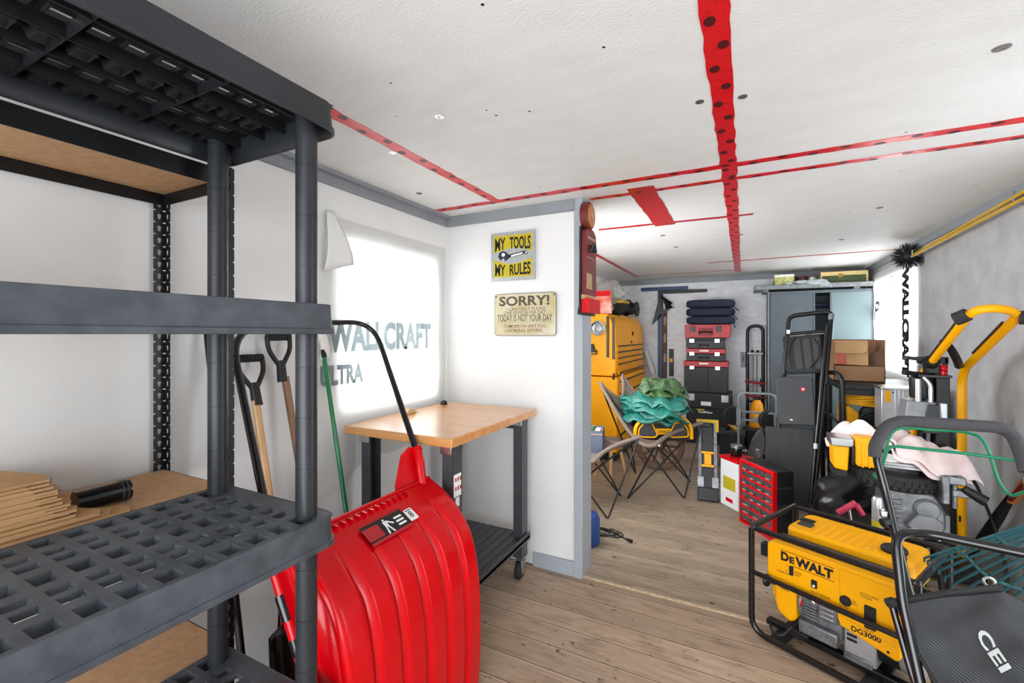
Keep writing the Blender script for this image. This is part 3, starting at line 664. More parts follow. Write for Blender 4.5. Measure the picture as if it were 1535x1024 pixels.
# petrol pump shaped wall sign on the end of the partition
gp = thing('pump_sign', 'dark red old petrol pump shaped wall sign on the partition end', 'sign', (-.82, 2.56, 1.53))
Mp = frame((XP + .008, 2.44, 1.53), (0, 1, 0), (0, 0, 1))    # faces +X
ol = [(-.03, .0), (.27, .0), (.27, .02), (.235, .05), (.225, .36), (.235, .4), (.225, .5), (.17, .525), (.165, .53), (.06, .53), (.055, .525), (.0, .5), (-.005, .4), (.0, .36), (-.01, .05), (-.03, .02)]
make('back_board', B().prism(ol, .012, Mp), blk, gp, .002)
make('pump_face', B().prism([(.005, .115), (.215, .115), (.215, .36), (.222, .4), (.21, .48), (.165, .505), (.055, .505), (.01, .48), (.0, .4), (.005, .36)], .022, Mp @ Matrix.Translation((0, 0, .012))), red_dark, gp, .003)
make('pump_panel', B().prism([(.03, .15), (.12, .15), (.12, .24), (.03, .24)], .003, Mp @ Matrix.Translation((0, 0, .034))).prism([(.06, .06), (.2, .06), (.2, .115), (.0, .115), (.0, .09)], .02, Mp @ Matrix.Translation((0, 0, .012))), tan, gp)
make('panel_print', B().box(.05, .19, .44, .455, 0, .002, Mp @ Matrix.Translation((0, 0, .034))).box(.04, .18, .33, .335, 0, .002, Mp @ Matrix.Translation((0, 0, .034))), mat('worn cream print', 'b58a6e', .6), gp)
make('base_box', B().box(.0, .23, .012, .095, .012, .055, Mp), red, gp, .003)
make('nozzle', B().tube([(.09, .37, .036), (.09, .40, .05), (.12, .41, .05), (.14, .37, .05)], .012, 10, M=Mp), blk, gp)
gl = make('globe', B().lathe([(.082, .0), (.082, .035), (.07, .045), (.001, .045)], Mp @ Matrix.Translation((.085, .575, .0)), 30), mat('globe rim', '6b2a22', .4), gp)
make('globe_face', B().lathe([(.066, .045), (.06, .05), (.001, .052)], Mp @ Matrix.Translation((.085, .575, .0)), 30), mat('globe amber', 'b06c38', .4, col2='8f4f24', scale=30), gl)
make('globe_star', B().lathe([(.02, .052), (.018, .055), (.001, .056)], Mp @ Matrix.Translation((.085, .575, .0)), 5), tan, gl)
# ------------------------------------------------------------------ rear room, left: yellow tool chest and what lies on it
cx0, cx1, cy0, cy1, cz = -1.79, -1.25, 4.95, 6.5, 1.65
tc = thing('tool_chest', 'tall yellow steel tool chest with drawer bank behind the wicker chairs', 'tool chest', ((cx0 + cx1) / 2, (cy0 + cy1) / 2, 0))
make('lower_cabinet', B().box(cx0, cx1, cy0, cy1, .1, .94), yellow_cab, tc, .012)
make('upper_chest', B().prism([(cx0, .95), (cx1 - .02, .95), (cx1 - .02, 1.5), (cx1 - .12, cz), (cx0, cz)], cy1 - cy0 - .02, frame((0, cy0 + .01, 0), (1, 0, 0), (0, 0, 1)) @ Matrix.Diagonal((1, 1, -1, 1))), yellow_cab, tc, .01)
make('plinth', B().box(cx0 + .03, cx1 - .03, cy0 + .05, cy1 - .05, 0, .1), blk, tc)
for j in range(2):
    y0, y1 = (cy0 + .06, cy0 + .78) if j == 0 else (cy0 + .80, cy1 - .05)
    for i in range(4):
        z0 = 1.235 - .068 * i; d = make('drawer', B().box(cx1 - .022, cx1 - .012, y0, y1, z0, z0 + .06), yellow_cab, tc, .003)
        make('pull', B().box(cx1 - .013, cx1 - .001, y0 + .03, y1 - .03, z0 + .038, z0 + .056), mat('dark drawer pull', '3b3123', .35, .5), d, .003)
for i, (z0, h) in enumerate(((.97, .05), (.80, .12), (.58, .2), (.34, .22), (.12, .2))):
    d = make('drawer', B().box(cx1 - .01, cx1 + .004, cy0 + .06, cy1 - .05, z0, z0 + h - .012), yellow_cab, tc, .004)
    make('pull', B().box(cx1 + .004, cx1 + .018, cy0 + .1, cy1 - .1, z0 + h - .045, z0 + h - .025), mat('dark drawer pull', '3b3123', .35, .5), d, .003)
make('emblem', B().prism([(-.05, .0), (-.02, .03), (-.02, .012), (.02, .012), (.02, .03), (.05, 0), (.02, -.03), (.02, -.012), (-.02, -.012), (-.02, -.03)], .003, frame((cx1 - .018, cy0 + .86, 1.43), (0, 1, 0), (0, 0, 1))), ink, tc)
make('lid_latch', B().box(cx1 - .02, cx1 - .008, cy0 + .76, cy0 + .8, 1.31, 1.335), blk, tc)
for y in (-.002,):
    make('side_strip', B().box(cx0 + .42, cx0 + .448, cy0 - .008, cy0 + .004, 1.16, 1.62), mat('dark bronze strip', '3a2d12', .4), tc, .002)
    make('side_strip', B().box(cx0 + .485, cx0 + .513, cy0 - .008, cy0 + .004, 1.14, 1.605), mat('dark bronze strip', '3a2d12', .4), tc, .002)
make('hook', B().tube([(cx0 + .505, cy0 - .004, .98), (cx0 + .505, cy0 - .03, .95), (cx0 + .505, cy0 - .03, .92)], .012, 8), blk, tc)
dish = thing('magnetic_dish', 'round silver magnetic dish stuck to the yellow chest side', 'dish', (-1.5, cy0 - .02, 1.42))
Md = frame((-1.462, cy0 - .002, 1.488), (1, 0, 0), (0, 0, 1))
make('rim', B().lathe([(.05, 0), (.078, .012), (.084, .03), (.079, .032), (.06, .012), (.05, .01)], Md, 30), steel, dish)
make('bowl', B().lathe([(.052, .011), (.048, .014), (.03, .015), (.001, .015)], Md, 24), alu, dish)
cl = thing('magnetic_holder', 'small black holder stuck on the yellow chest below the silver dish', 'holder', (-1.54, cy0 - .03, 1.2))
make('body', B().prism([(0, 0), (.13, 0), (.13, .05), (.105, .06), (.09, .12), (.04, .12), (.03, .06), (0, .05)], .03, frame((-1.605, cy0 - .002, 1.19), (1, 0, 0), (0, 0, 1))), blk, cl, .004)
make('stripe', B().box(-1.6, -1.48, cy0 - .0335, cy0 - .031, 1.205, 1.212), yellow, cl)
wp = thing('paper_roll', 'white paper roll standing behind the post beside yellow chest', 'paper', (-1.7, 4.9, 1.2))
make('sheet', B().lathe([(.05, 0), (.05, .42)], Matrix.Translation((-1.70, 4.90, 1.04)), 18), label_w, wp); make('core', B().lathe([(.02, .0), (.02, .43)], Matrix.Translation((-1.70, 4.90, 1.035)), 12), card, wp)
make('holder', B().box(-1.76, -1.64, 4.86, 4.948, .98, 1.035), blk, wp, .004)
# things on the chest
bgt = thing('snack_bag', 'red orange and white packet standing on the yellow chest', 'packet', (-1.45, 5.05, cz))
def bag(u, v):
    w = .10 * (1 - .1 * v); t = .045 * sin(pi * min(v * 1.0, .98)) ** .6 * (1 if v < .98 else 0)
    a = 2 * pi * u; return (-1.43 + w * cos(a), 5.03 + t * sin(a), cz + .002 + .27 * v)
b = B(); b.grid(bag, 24, 10); make('packet', b, mat('orange packet', 'd9502a', .4, col2='e8c9bd', scale=9, amt=.9), bgt)
make('red_band', B().box(-1.525, -1.335, 4.983, 4.99, cz + .2, cz + .26), red, bgt)
cb = thing('clear_bag', 'clear crumpled plastic bag on top of the yellow chest', 'bag', (-1.5, 5.3, cz))
def crum(c, r, seed, sc=(1, 1, 1), amp=.25, n=20, m=12):
    rr = random.Random(seed); ph = [(rr.uniform(0, 6), rr.randint(2, 6), rr.randint(1, 5)) for _ in range(5)]
    def fn(u, v):
        a = 2 * pi * u; e = pi * (v - .5); k = 1 + amp * sum(sin(q[1] * a + q[0]) * cos(q[2] * e * 1.5 + q[0]) for q in ph) / 4
        return (c[0] + r * k * sc[0] * cos(a) * cos(e), c[1] + r * k * sc[1] * sin(a) * cos(e), c[2] + r * k * sc[2] * sin(e))
    return B().grid(fn, n, m)
make('film_bulge', crum((-1.45, 5.3, cz + .27), .16, 5, (1.05, .9, .9), .3), mat('hazy plastic', 'bfb9b6', .25, col2='a9a39f', scale=14, alpha=.6), cb)
make('base', crum((-1.5, 5.3, cz + .09), .1, 6, (1.1, 1.3, .85), .2), tan, cb)
gk = thing('garden_tool_bag', 'black bag with green and yellow tools on the yellow chest', 'bag', (-1.4, 5.6, cz))
make('bag_body', crum((-1.43, 5.62, cz + .105), .15, 9, (1, 1.5, .68), .22), mat('black bag cloth', '1b1b1c', .7, col2='2b2a28', scale=12, bump=.4), gk)
make('green_handle', crum((-1.36, 5.38, cz + .24), .05, 3, (.9, 1.2, 1), .2, 14, 8), mat('bright green plastic', '2f9e2b', .4), gk)
make('yellow_band', B().box(-1.36, -1.26, 5.3, 5.6, cz + .14, cz + .175, TR((0, 0, 0))), mat('dull yellow band', 'b29232', .6), gk, .005)
sw = thing('power_saw', 'dark circular saw lying at the far end of yellow chest top', 'saw', (-1.4, 6.15, cz))
make('saw_body', crum((-1.42, 6.15, cz + .115), .145, 21, (1, 1.35, .6), .25), blk, sw)
make('saw_guard', B().lathe([(.09, -.02), (.1, -.01), (.1, .01), (.09, .02)], frame((-1.3, 6.2, cz + .11), (0, 1, 0), (0, 0, 1)), 24), panel_grey, sw)
make('saw_handle', B().tube(fillet([(-1.38, 5.95, cz + .1), (-1.38, 5.98, cz + .22), (-1.38, 6.18, cz + .22), (-1.38, 6.22, cz + .1)], .05), .014, 10), rubber, sw)

# ------------------------------------------------------------------ two butterfly chairs
wick = wicker_mat('grey brown wicker', '8f7e70', '54483f'); wick_rim = mat('wicker rim', '84746a', .8, col2='665950', scale=60, bump=.4, bscale=160)
def butterfly(label, A, Bc, C, D, feet):
    cx = sum(p[0] for p in feet) / 4; cy = sum(p[1] for p in feet) / 4
    t = thing('butterfly_chair', label, 'chair', (cx, cy, 0), 0, 'wicker butterfly chairs'); A, Bc, C, D = map(Vector, (A, Bc, C, D))
    zs = min(C.z, D.z) - .13
    def fn(u, v):
        bk = A.lerp(Bc, u); fr_ = C.lerp(D, u); m = bk.lerp(fr_, .62); m.z = zs - .05 * sin(pi * u)
        p = bk * (1 - v) ** 2 + m * 2 * v * (1 - v) * 1.0 + fr_ * v * v
        e = sin(pi * u); inw = (fr_ - bk).normalized()
        p = p + inw * (.12 * e * (1 - v) ** 3 - .06 * e * v ** 3); p.z -= .10 * e * ((1 - v) ** 3 + .3 * v ** 3)
        c = bk.lerp(fr_, v); mid = (A + Bc + C + D) / 4; s = sin(pi * v) * .08 * abs(2 * u - 1) ** 3
        q = p + (Vector((mid.x, mid.y, p.z)) - p) * s; return tuple(q)
    make('seat_sling', B().grid(fn, 22, 26), wick, t, solid=.008)
    edge = [fn(u / 16, 0) for u in range(17)] + [fn(1, v / 20) for v in range(1, 21)] + [fn(u / 16, 1) for u in range(15, -1, -1)] + [fn(0, v / 20) for v in range(19, 0, -1)]
    make('rim', B().tube(edge, .0165, 10, closed=True), wick_rim, t)
    nf, nb, fb, ff = [Vector(f) + Vector((0, 0, .009)) for f in feet]   # near-front, near-back, far-back, far-front
    for f, p, q in ((nf, A, D), (nb, C, D), (ff, Bc, C), (fb, A, Bc)):
        make('frame_rod', B().tube(fillet([p, f + (p - f) * .06 * 0 + (p - f).normalized() * .0 + (p - f) * .08, f, f + (q - f) * .08, q], .05, 5), .0075, 10), blk_metal, t)
    return t
butterfly('wicker butterfly chair holding the folded green tarpaulins and yellow radio', (-1.155, 3.95, .985), (-1.07, 4.42, 1.02), (-.645, 3.80, .515), (-.335, 4.24, .645), [(-.456, 4.09, 0), (-.891, 3.868, 0), (-.97, 4.58, 0), (-.45, 4.575, 0)])
butterfly('wicker butterfly chair half hidden by the partition, holding a carton', (-1.66, 3.28, .95), (-1.5, 3.85, .97), (-1.02, 3.33, .45), (-.745, 3.66, .60), [(-.925, 3.38, 0), (-1.45, 3.3, 0), (-1.5, 3.95, 0), (-.95, 3.9, 0)])
def tarp(name, label, m, c, ext, h, n, seed, rz=0.0):
    t = thing(name, label, 'tarpaulin', c, rz); rr = random.Random(seed)
    for k in range(n):
        z = h * k / n; ph = [rr.uniform(0, 6) for _ in range(8)]; kx = rr.uniform(.82, 1.08); ky = rr.uniform(.85, 1.08); ox, oy = rr.uniform(-.02, .02), rr.uniform(-.015, .015)
        def fn(u, v, z=z, ph=ph, kx=kx, ky=ky, ox=ox, oy=oy, k=k):
            a = 2 * pi * u; e = pi * (v - .5); ce = abs(cos(e)) ** .4
            r = 1 + .07 * sin(2 * a + ph[0]) + .05 * sin(5 * a + ph[1]) + .03 * sin(11 * a + ph[2] + 3 * v)
            x = ext[0] * kx * r * abs(cos(a)) ** .7 * math.copysign(1, cos(a)) * ce; y = ext[1] * ky * r * abs(sin(a)) ** .7 * math.copysign(1, sin(a)) * ce
            wob = .016 * sin(9 * x / ext[0] + ph[3] + 4 * y / ext[1]) + .012 * sin(7 * y / ext[1] - 5 * x / ext[0] + ph[4]) + .007 * sin(17 * x / ext[0] + ph[5])
            d = max(0.0, math.hypot(x / ext[0], y / ext[1]) - .45) ** 2
            return (x + ox, y + oy, z + h / n * (.5 + .7 * sin(e)) + wob * (.4 + .6 * ce) - (.10 if k == n - 1 else .06) * d)
        b = B(); b.grid(fn, 64, 12); make('fold', b, m, t, local=True)
    return t
tarp('folded_tarp', 'rumpled teal tarpaulin folded on the wicker chair under the olive one', tealtarp, (-.72, 4.06, .69), (.29, .19), .19, 5, 2, -.35)
tarp('folded_tarp', 'olive green tarpaulin folded on top of the teal one', olive, (-.66, 4.15, .885), (.19, .16), .13, 3, 5, .35)
# yellow and black jobsite radio under the tarps
ra = thing('jobsite_radio', 'yellow and black jobsite radio on the wicker chair under tarpaulins', 'radio', (-.66, 4.10, .50), R(28))
make('body', B().prism([(-.25, .02), (-.23, .0), (.23, .0), (.25, .02), (.235, .13), (.16, .2), (-.16, .2), (-.235, .13)], .16, frame((0, .08, 0), (1, 0, 0), (0, 0, 1))), blk, ra, .012, local=True)
for s in (-1, 1):
    make('bumper', B().tube(fillet([(s * .245, -.085, .02), (s * .24, -.09, .13), (s * .17, -.09, .205), (s * .12, -.085, .21)], .04), .016, 10), yellow, ra, local=True)
    make('bumper', B().tube(fillet([(s * .05, -.088, .06), (s * .1, -.092, .16), (s * .16, -.092, .165), (s * .21, -.092, .11), (s * .215, -.092, .04), (s * .07, -.09, .035), (s * .05, -.088, .06)], .02), .0065, 8), yellow, ra, local=True)
    make('speaker', B().prism([(s * x, z) for x, z in ((.06, .065), (.105, .15), (.155, .155), (.2, .11), (.205, .05), (.075, .045))][::s], .008, frame((0, -.082, 0), (1, 0, 0), (0, 0, 1))), panel_grey, ra, local=True)
make('front_panel', B().box(-.06, .06, -.092, -.07, .06, .11), yellow, ra, .004, local=True)
make('lettering', B().text('DEWALT', frame((-.05, -.0925, .072), (1, 0, 0), (0, 0, 1)), .1, .025, .02), ink, ra, local=True)
make('handle', B().tube(fillet([(-.15, 0, .19), (-.13, 0, .245), (.13, 0, .245), (.15, 0, .19)], .04), .016, 10), rubber, ra, local=True)
# carton of leaflets in the second chair
bx = thing('carton', 'small grey and brown carton sitting in half hidden wicker chair', 'carton', (-1.16, 3.62, .43), R(12))
make('walls', B().box(-.13, .13, -.11, -.105, 0, .21).box(-.13, .13, .105, .11, 0, .21).box(-.13, -.125, -.11, .11, 0, .21).box(.125, .13, -.11, .11, 0, .21).box(-.13, .13, -.11, .11, 0, .006), mat('grey printed carton', '5c6576', .6, col2='474e60', scale=12), bx, local=True)
make('top_flap', B().box(-.13, .13, -.112, .11, .18, .186), card, bx, local=True)
for k, (m, x) in enumerate(((blk, -.07), (tan, -.02), (green_rod, .03), (label_w, .08))):
    make('leaflet', B().box(x - .02, x + .022, -.08, .08, .187, .20 + .01 * (k % 3)), m, bx, local=True)
# stool
stl = thing('stool', 'low stool with round tapered pale wooden legs behind half hidden chair', 'stool', (-1.17, 4.42, 0))
make('seat', B().lathe([(.14, .33), (.155, .34), (.155, .365), (.14, .375), (.001, .378)], Matrix.Translation((-1.17, 4.42, 0)), 30), wick_rim, stl)
for dx, dy in ((.05, -.24), (.13, .06), (-.15, -.1), (-.06, .17)):
    make('leg', B().tube([(-1.17 + dx * .5, 4.42 + dy * .5, .335), (-1.17 + dx, 4.42 + dy, .0)], .02, 14, r2=.012), wood_pale, stl)
# old spoked wooden wheel
wh = thing('wagon_wheel', 'old brown spoked wooden wheel leaning behind the wicker chair', 'wheel', (-.80, 4.98, 0))
Mw = frame((-.80, 4.93, .25), (1, 0, 0), (0, .22, 1))
make('felloe', B().lathe([(.19, -.03), (.245, -.03), (.25, -.02), (.25, .02), (.245, .03), (.19, .03), (.19, -.03)], Mw, 40, cap=False), brown_old, wh)
for k in range(10): a = 2 * pi * k / 10; make('spoke', B().tube([(.03 * cos(a), .03 * sin(a), 0), (.2 * cos(a), .2 * sin(a), 0)], .014, 8, M=Mw), brown_old, wh)
hb = make('hub', B().lathe([(.045, -.06), (.055, -.03), (.055, .03), (.045, .06), (.001, .06)], Mw, 20), brown_old, wh)
make('hub_cap', B().lathe([(.018, .06), (.018, .068), (.001, .07)], Mw, 14), steel, hb)
# blue jug and the cord on the floor by the post
jg = thing('water_jug', 'blue plastic jug on floor behind the partition post', 'jug', (-.97, 2.93, 0))
make('body', B().lathe([(.09, .002), (.1, .015), (.1, .17), (.085, .2), (.03, .225), (.03, .25)], Matrix.Translation((-.965, 2.95, 0)), 24), mat('blue plastic', '2a4f8f', .35, col2='21417a', scale=10), jg)
make('cap', B().lathe([(.034, .245), (.034, .27), (.03, .274), (.001, .274)], Matrix.Translation((-.965, 2.95, 0)), 18), white_p, jg)
cd = thing('extension_lead', 'coiled black power cord with plug on the floor by the partition', 'cord', (-.82, 3.1, 0))
pts = [(-.93 + .09 * cos(k * .9) + .004 * k, 3.13 + .05 * sin(k * .9) + .001 * k, .006 + .0035 * (k % 5)) for k in range(24)] + [(-.80, 3.16, .008), (-.75, 3.13, .006), (-.71, 3.10, .008)]
make('cable', B().tube(smooth_path(pts, 5), .0045, 8), blk, cd)
pg = make('plug', B().tube([(-.715, 3.104, .012), (-.68, 3.085, .012)], [.009, .013], 12), blk, cd)
make('prong', B().box(-.668, -.648, 3.068, 3.071, .010, .014).box(-.672, -.652, 3.082, 3.085, .010, .014), steel, pg)

# ------------------------------------------------------------------ far wall: squares, levels, case stack, hand truck, cabinet
YW = YF
ts = thing('panel_square', 'tall blue steel T square hanging on the far wall', 'square', (-1.08, YW - .03, .4))
make('blade', B().box(-1.11, -1.04, YW - .035, YW - .02, .42, 2.06), navy_steel, ts, .002)
make('crossbar', B().box(-1.345, -.70, YW - .042, YW - .018, 2.045, 2.095), navy_steel, ts, .003)
b2 = thing('straightedge', 'black straightedge hung level on far wall under the blue crossbar', 'straightedge', (-.78, YW - .06, 1.99))
make('bar', B().box(-1.09, -.455, YW - .066, YW - .046, 1.995, 2.04), blk_metal, b2, .003); make('end_print', B().box(-.6, -.5, YW - .0668, YW - .0655, 2.01, 2.025), panel_grey, b2)
lv = thing('spirit_level', 'long brown spirit level hanging beside blue T square', 'level', (-1.0, YW - .03, .6))
make('beam', B().box(-1.035, -.985, YW - .045, YW - .015, .62, 1.75), brown_old, lv, .003)
for z in (1.02, 1.3, 1.55): make('vial_window', B().box(-1.025, -.995, YW - .047, YW - .014, z, z + .12), tan, lv)
sq = thing('framing_square', 'bunch of dark triangular framing squares hanging at the T square', 'square', (-1.05, YW - .1, 1.62))
Mq = frame((-1.10, YW - .10, 1.62), (1, 0, 0), (0, 0, 1)) @ Matrix.Diagonal((.6, 1, 1, 1))
def tri(b, pts, w, t, M):
    c = Vector((sum(p[0] for p in pts) / 3, sum(p[1] for p in pts) / 3)); P = [Vector(p) for p in pts]; I = [p + (c - p) * w for p in P]
    n = 3; vs = [(*p, 0) for p in P] + [(*p, 0) for p in I] + [(*p, t) for p in P] + [(*p, t) for p in I]
    fs = []
    for i in range(3): j = (i + 1) % 3; fs += [(i, j, 3 + j, 3 + i), (6 + i, 9 + i, 9 + j, 6 + j), (i, 6 + i, 6 + j, j), (3 + i, 3 + j, 9 + j, 9 + i)]
    b.add(vs, fs, M)
b = B(); tri(b, [(-.10, -.05), (.06, .36), (.34, .24)], .3, .006, Mq); make('open_square', b, mat('brown black steel', '0e0b0b', .8, spec=.2), sq)
b = B(); tri(b, [(.02, .36), (.1, .06), (.3, .17)], .42, .006, Mq @ Matrix.Translation((0, 0, .012))); make('second_square', b, blk_metal, sq)
make('solid_square', B().prism([(-.13, -.08), (.05, .34), (.09, .33), (.09, .1)], .006, Mq @ Matrix.Translation((0, 0, .02))), blk_metal, sq)
make('solid_blade', B().prism([(.12, .34), (.36, .17), (.2, .15)], .006, Mq @ Matrix.Translation((0, 0, .03))), mat('rusty steel', '241614', .8, spec=.2), sq)
tl = thing('torpedo_level', 'short black level with yellow vial hanging right of the brown level', 'level', (-.93, YW - .03, .85))
make('bar', B().box(-.955, -.895, YW - .04, YW - .015, .82, 1.21), blk, tl, .004); make('vial', B().box(-.945, -.905, YW - .0425, YW - .014, 1.02, 1.075), yellow, tl)
wk = thing('sealant_tube', 'white caulking tube leaning beside the yellow chest', 'tube', (-1.15, 6.6, 0))
make('barrel', B().tube([(-1.27, 6.70, 1.17), (-1.165, 6.66, .86)], .042, 14), white_p, wk); make('nozzle', B().tube([(-1.165, 6.66, .86), (-1.15, 6.65, .78)], .018, 10, r2=.008), label_w, wk)
make('gun_rod', B().tube([(-1.15, 6.65, .79), (-1.09, 6.62, .01)], .012, 8), blk, wk)
# stack of cases
FY = 6.30
def latch(parent, xs, z, y, m=steel, h=.05, w=.06):
    for x in xs: make('latch', B().box(x - w / 2, x + w / 2, y - .012, y + .004, z - h / 2, z + h / 2), m, parent, .004)
def tool_case(label, x0, x1, z0, z1, lid, body_m, lid_m, deep=.34, name='tool_case', lx=None, vgap=False):
    t = thing(name, label, 'tool case', ((x0 + x1) / 2, FY + deep / 2, z0))
    make('body', B().prism(rrect(x0 + .008, x1 - .008, z0, z1 - lid, .015), deep, frame((0, FY + deep, 0), (1, 0, 0), (0, 0, 1))), body_m, t, .006)
    if lid: make('lid', B().prism(rrect(x0, x1, z1 - lid + .002, z1 - .001, .015), deep + .01, frame((0, FY + deep + .005, 0), (1, 0, 0), (0, 0, 1))), lid_m, t, .006)
    if lx: latch(t, lx, z1 - lid - .01 if lid else (z0 + z1) / 2, FY - .005, steel)
    return t
t = tool_case('black storage tote at the bottom of the case stack by far wall', -.70, -.10, 0.0, .155, .04, mat('dark blue black tote', '1c232e', .5), mat('dark blue black tote', '1c232e', .5), .4)
t = tool_case('large black tool box with white label under the red lidded boxes', -.69, -.14, .156, .665, .2, blk, blk, .38, lx=None)
latch(t, (-.62, -.22), .60, FY - .008, steel, .09, .085)
make('label', B().box(-.50, -.38, FY - .014, FY - .009, .50, .55), label_w, t)
make('name_plate', B().box(-.56, -.30, FY - .01, FY + .004, .39, .455), mat('plate black', '0f1012', .5), t)
make('name_lettering', B().text('FatMax', frame((-.53, FY - .0105, .40), (1, 0, 0), (0, 0, 1)), .17, .03, .03), label_w, t)
make('name_mark', B().box(-.55, -.46, FY - .0115, FY - .01, .437, .452), mat('sign yellow', 'd8c92c', .5), t)
t = tool_case('tall black two door tool box with red lid in the case stack', -.715, -.18, .667, 1.07, .075, blk, red_case, .36)
latch(t, (-.61, -.305), .985, FY - .01); make('door_gap', B().box(-.424, -.414, FY - .003, FY + .004, .68, .98), ink, t); make('lid_badge', B().box(-.52, -.41, FY - .012, FY - .004, 1.03, 1.05), label_w, t)
for x in (-.62, -.54, -.3, -.24): make('rib', B().box(x - .004, x + .004, FY - .004, FY + .004, .69, .93), blk, t)
t = tool_case('slim black case with red lid, middle of the case stack', -.685, -.215, 1.072, 1.232, .065, blk, red_case, .33)
latch(t, (-.61, -.31), 1.165, FY - .01); make('handle', B().tube(fillet([(-.52, FY, 1.11), (-.52, FY - .03, 1.12), (-.41, FY - .03, 1.12), (-.41, FY, 1.11)], .015), .009, 8), blk, t); make('lid_badge', B().box(-.52, -.41, FY - .012, FY - .004, 1.195, 1.215), label_w, t)
t = tool_case('slim all black case directly under the red case', -.69, -.22, 1.234, 1.372, .03, blk, panel_grey, .33)
latch(t, (-.61, -.31), 1.335, FY - .01); make('handle', B().tube(fillet([(-.52, FY, 1.27), (-.52, FY - .03, 1.28), (-.41, FY - .03, 1.28), (-.41, FY, 1.27)], .015), .009, 8), blk, t)
t = tool_case('bright red plastic case under the navy folded bags', -.705, -.155, 1.385 - .011, 1.545, .0, red_case, red_case, .36)
latch(t, (-.60, -.29), 1.49, FY - .01, blk_metal, .07, .06); make('handle', B().tube(fillet([(-.52, FY, 1.43), (-.52, FY - .03, 1.45), (-.37, FY - .03, 1.45), (-.37, FY, 1.43)], .015), .01, 8), blk, t)
make('front_recess', B().box(-.53, -.36, FY - .005, FY + .003, 1.40, 1.50), mat('deep red plastic', '8e1a20', .5), t)
for k, lab in enumerate(('lowest of the three navy folded fabric bags on the red case', 'middle navy folded fabric bag of the three on the red case', 'topmost navy folded fabric bag on the case stack')):
    z0 = 1.547 + .108 * k; t = thing('folded_bag', lab, 'bag', (-.4, FY + .18, z0), 0, 'navy folded bags')
    rr = random.Random(k); ph = [rr.uniform(0, 6) for _ in range(3)]
    def fn(u, v, ph=ph, z0=z0):
        a = 2 * pi * u; e = pi * (v - .5); ce = abs(cos(e)) ** .18
        x = .285 * abs(cos(a)) ** .3 * math.copysign(1, cos(a)) * ce; y = .17 * abs(sin(a)) ** .35 * math.copysign(1, sin(a)) * ce
        return (-.40 + x + .006 * sin(5 * a + ph[0]), FY + .165 + y, z0 + .0535 + .051 * math.copysign(abs(sin(e)) ** .55, e) + .0015 * sin(9 * x * 3 + ph[1]) * ce)
    make('bag_body', B().grid(fn, 48, 10), navy, t)
    make('strap', B().tube(smooth_path([(-.13, FY + .02, z0 + .09), (-.105, FY, z0 + .05), (-.115, FY + .005, z0 + .0), (-.10 + .02 * k, FY - .005, z0 - .05)], 5), .006, 8), navy, t)
    make('strap', B().box(-.63, -.6, FY - .008, FY + .0, z0 + .02, z0 + .09), navy, t)
# ------------------------------------------------------------------ far wall, right half
ht = thing('hand_truck', 'black tubular hand truck with red clamps standing against the far wall', 'hand truck', (.12, 6.58, 0))
make('hoop', B().tube(fillet([(.035, 6.6, .02), (.035, 6.62, 1.525), (.212, 6.62, 1.525), (.212, 6.6, .02)], .085, 8), .02, 12), blk_metal, ht)
make('crossbar', B().tube([(.04, 6.6, 1.17), (.21, 6.6, 1.17)], .012, 10), steel, ht)
make('crossbar', B().tube([(.04, 6.6, .55), (.21, 6.6, .55)], .014, 10).tube([(.04, 6.6, .25), (.21, 6.6, .25)], .014, 10), blk_metal, ht)
make('centre_rod', B().tube([(.1, 6.6, 1.17), (.1, 6.6, .6)], .007, 8).tube([(.14, 6.6, 1.17), (.14, 6.6, .6)], .007, 8), steel, ht)
make('knob', B().ball((.09, 6.59, 1.2), .018).ball((.15, 6.59, 1.2), .018), blk, ht)
make('toe_plate', B().box(.0, .235, 6.34, 6.62, .004, .012), blk_metal, ht)
for x in (.0, .212): make('wheel', B().lathe([(.03, -.02), (.09, -.02), (.1, -.01), (.1, .01), (.09, .02), (.03, .02)], frame((x, 6.66, .101), (0, 1, 0), (0, 0, 1)), 24), rubber, ht)
for z, lab in ((.80, 'upper of two red bar clamps on the black hand truck'), (.625, 'lower of two red bar clamps on the black hand truck')):
    c = thing('bar_clamp', lab, 'clamp', (.12, 6.54, z), 0)
    make('bar', B().tube([(.005, 6.54, z + .01), (.24, 6.54, z - .012)], .013, 8), red_case, c); make('jaw', B().box(.02, .05, 6.50, 6.56, z - .04, z + .045), red_dark, c, .004); make('screw', B().tube([(.18, 6.54, z + .05), (.18, 6.54, z - .05)], .007, 8), blk, c)
pk = thing('switch_box', 'small grey switch box on far wall left of black hand truck', 'switch box', (-.02, YW - .03, 1.0))
make('box', B().box(-.045, .015, YW - .035, YW, .98, 1.18), galv, pk, .005); make('slot', B().box(-.02, -.008, YW - .037, YW - .034, 1.05, 1.13), ink, pk)
tr = thing('folding_trolley', 'small grey folding trolley in front of the black hand truck', 'trolley', (.11, 5.2, 0))
make('loop_handle', B().tube(fillet([(-.055, 5.22, .30), (-.055, 5.22, .815), (.285, 5.22, .815), (.285, 5.22, .30)], .07, 7), .012, 12), grey_tube, tr)
make('cross_frame', B().tube([(-.05, 5.22, .62), (.28, 5.22, .62)], .011, 8).tube([(-.02, 5.2, .54), (.12, 5.2, .54)], .011, 8), grey_tube, tr)
make('side_bracket', B().box(-.075, -.03, 5.17, 5.21, .48, .66), galv, tr, .004); make('side_bracket', B().box(.26, .3, 5.17, 5.21, .5, .62), galv, tr, .004)
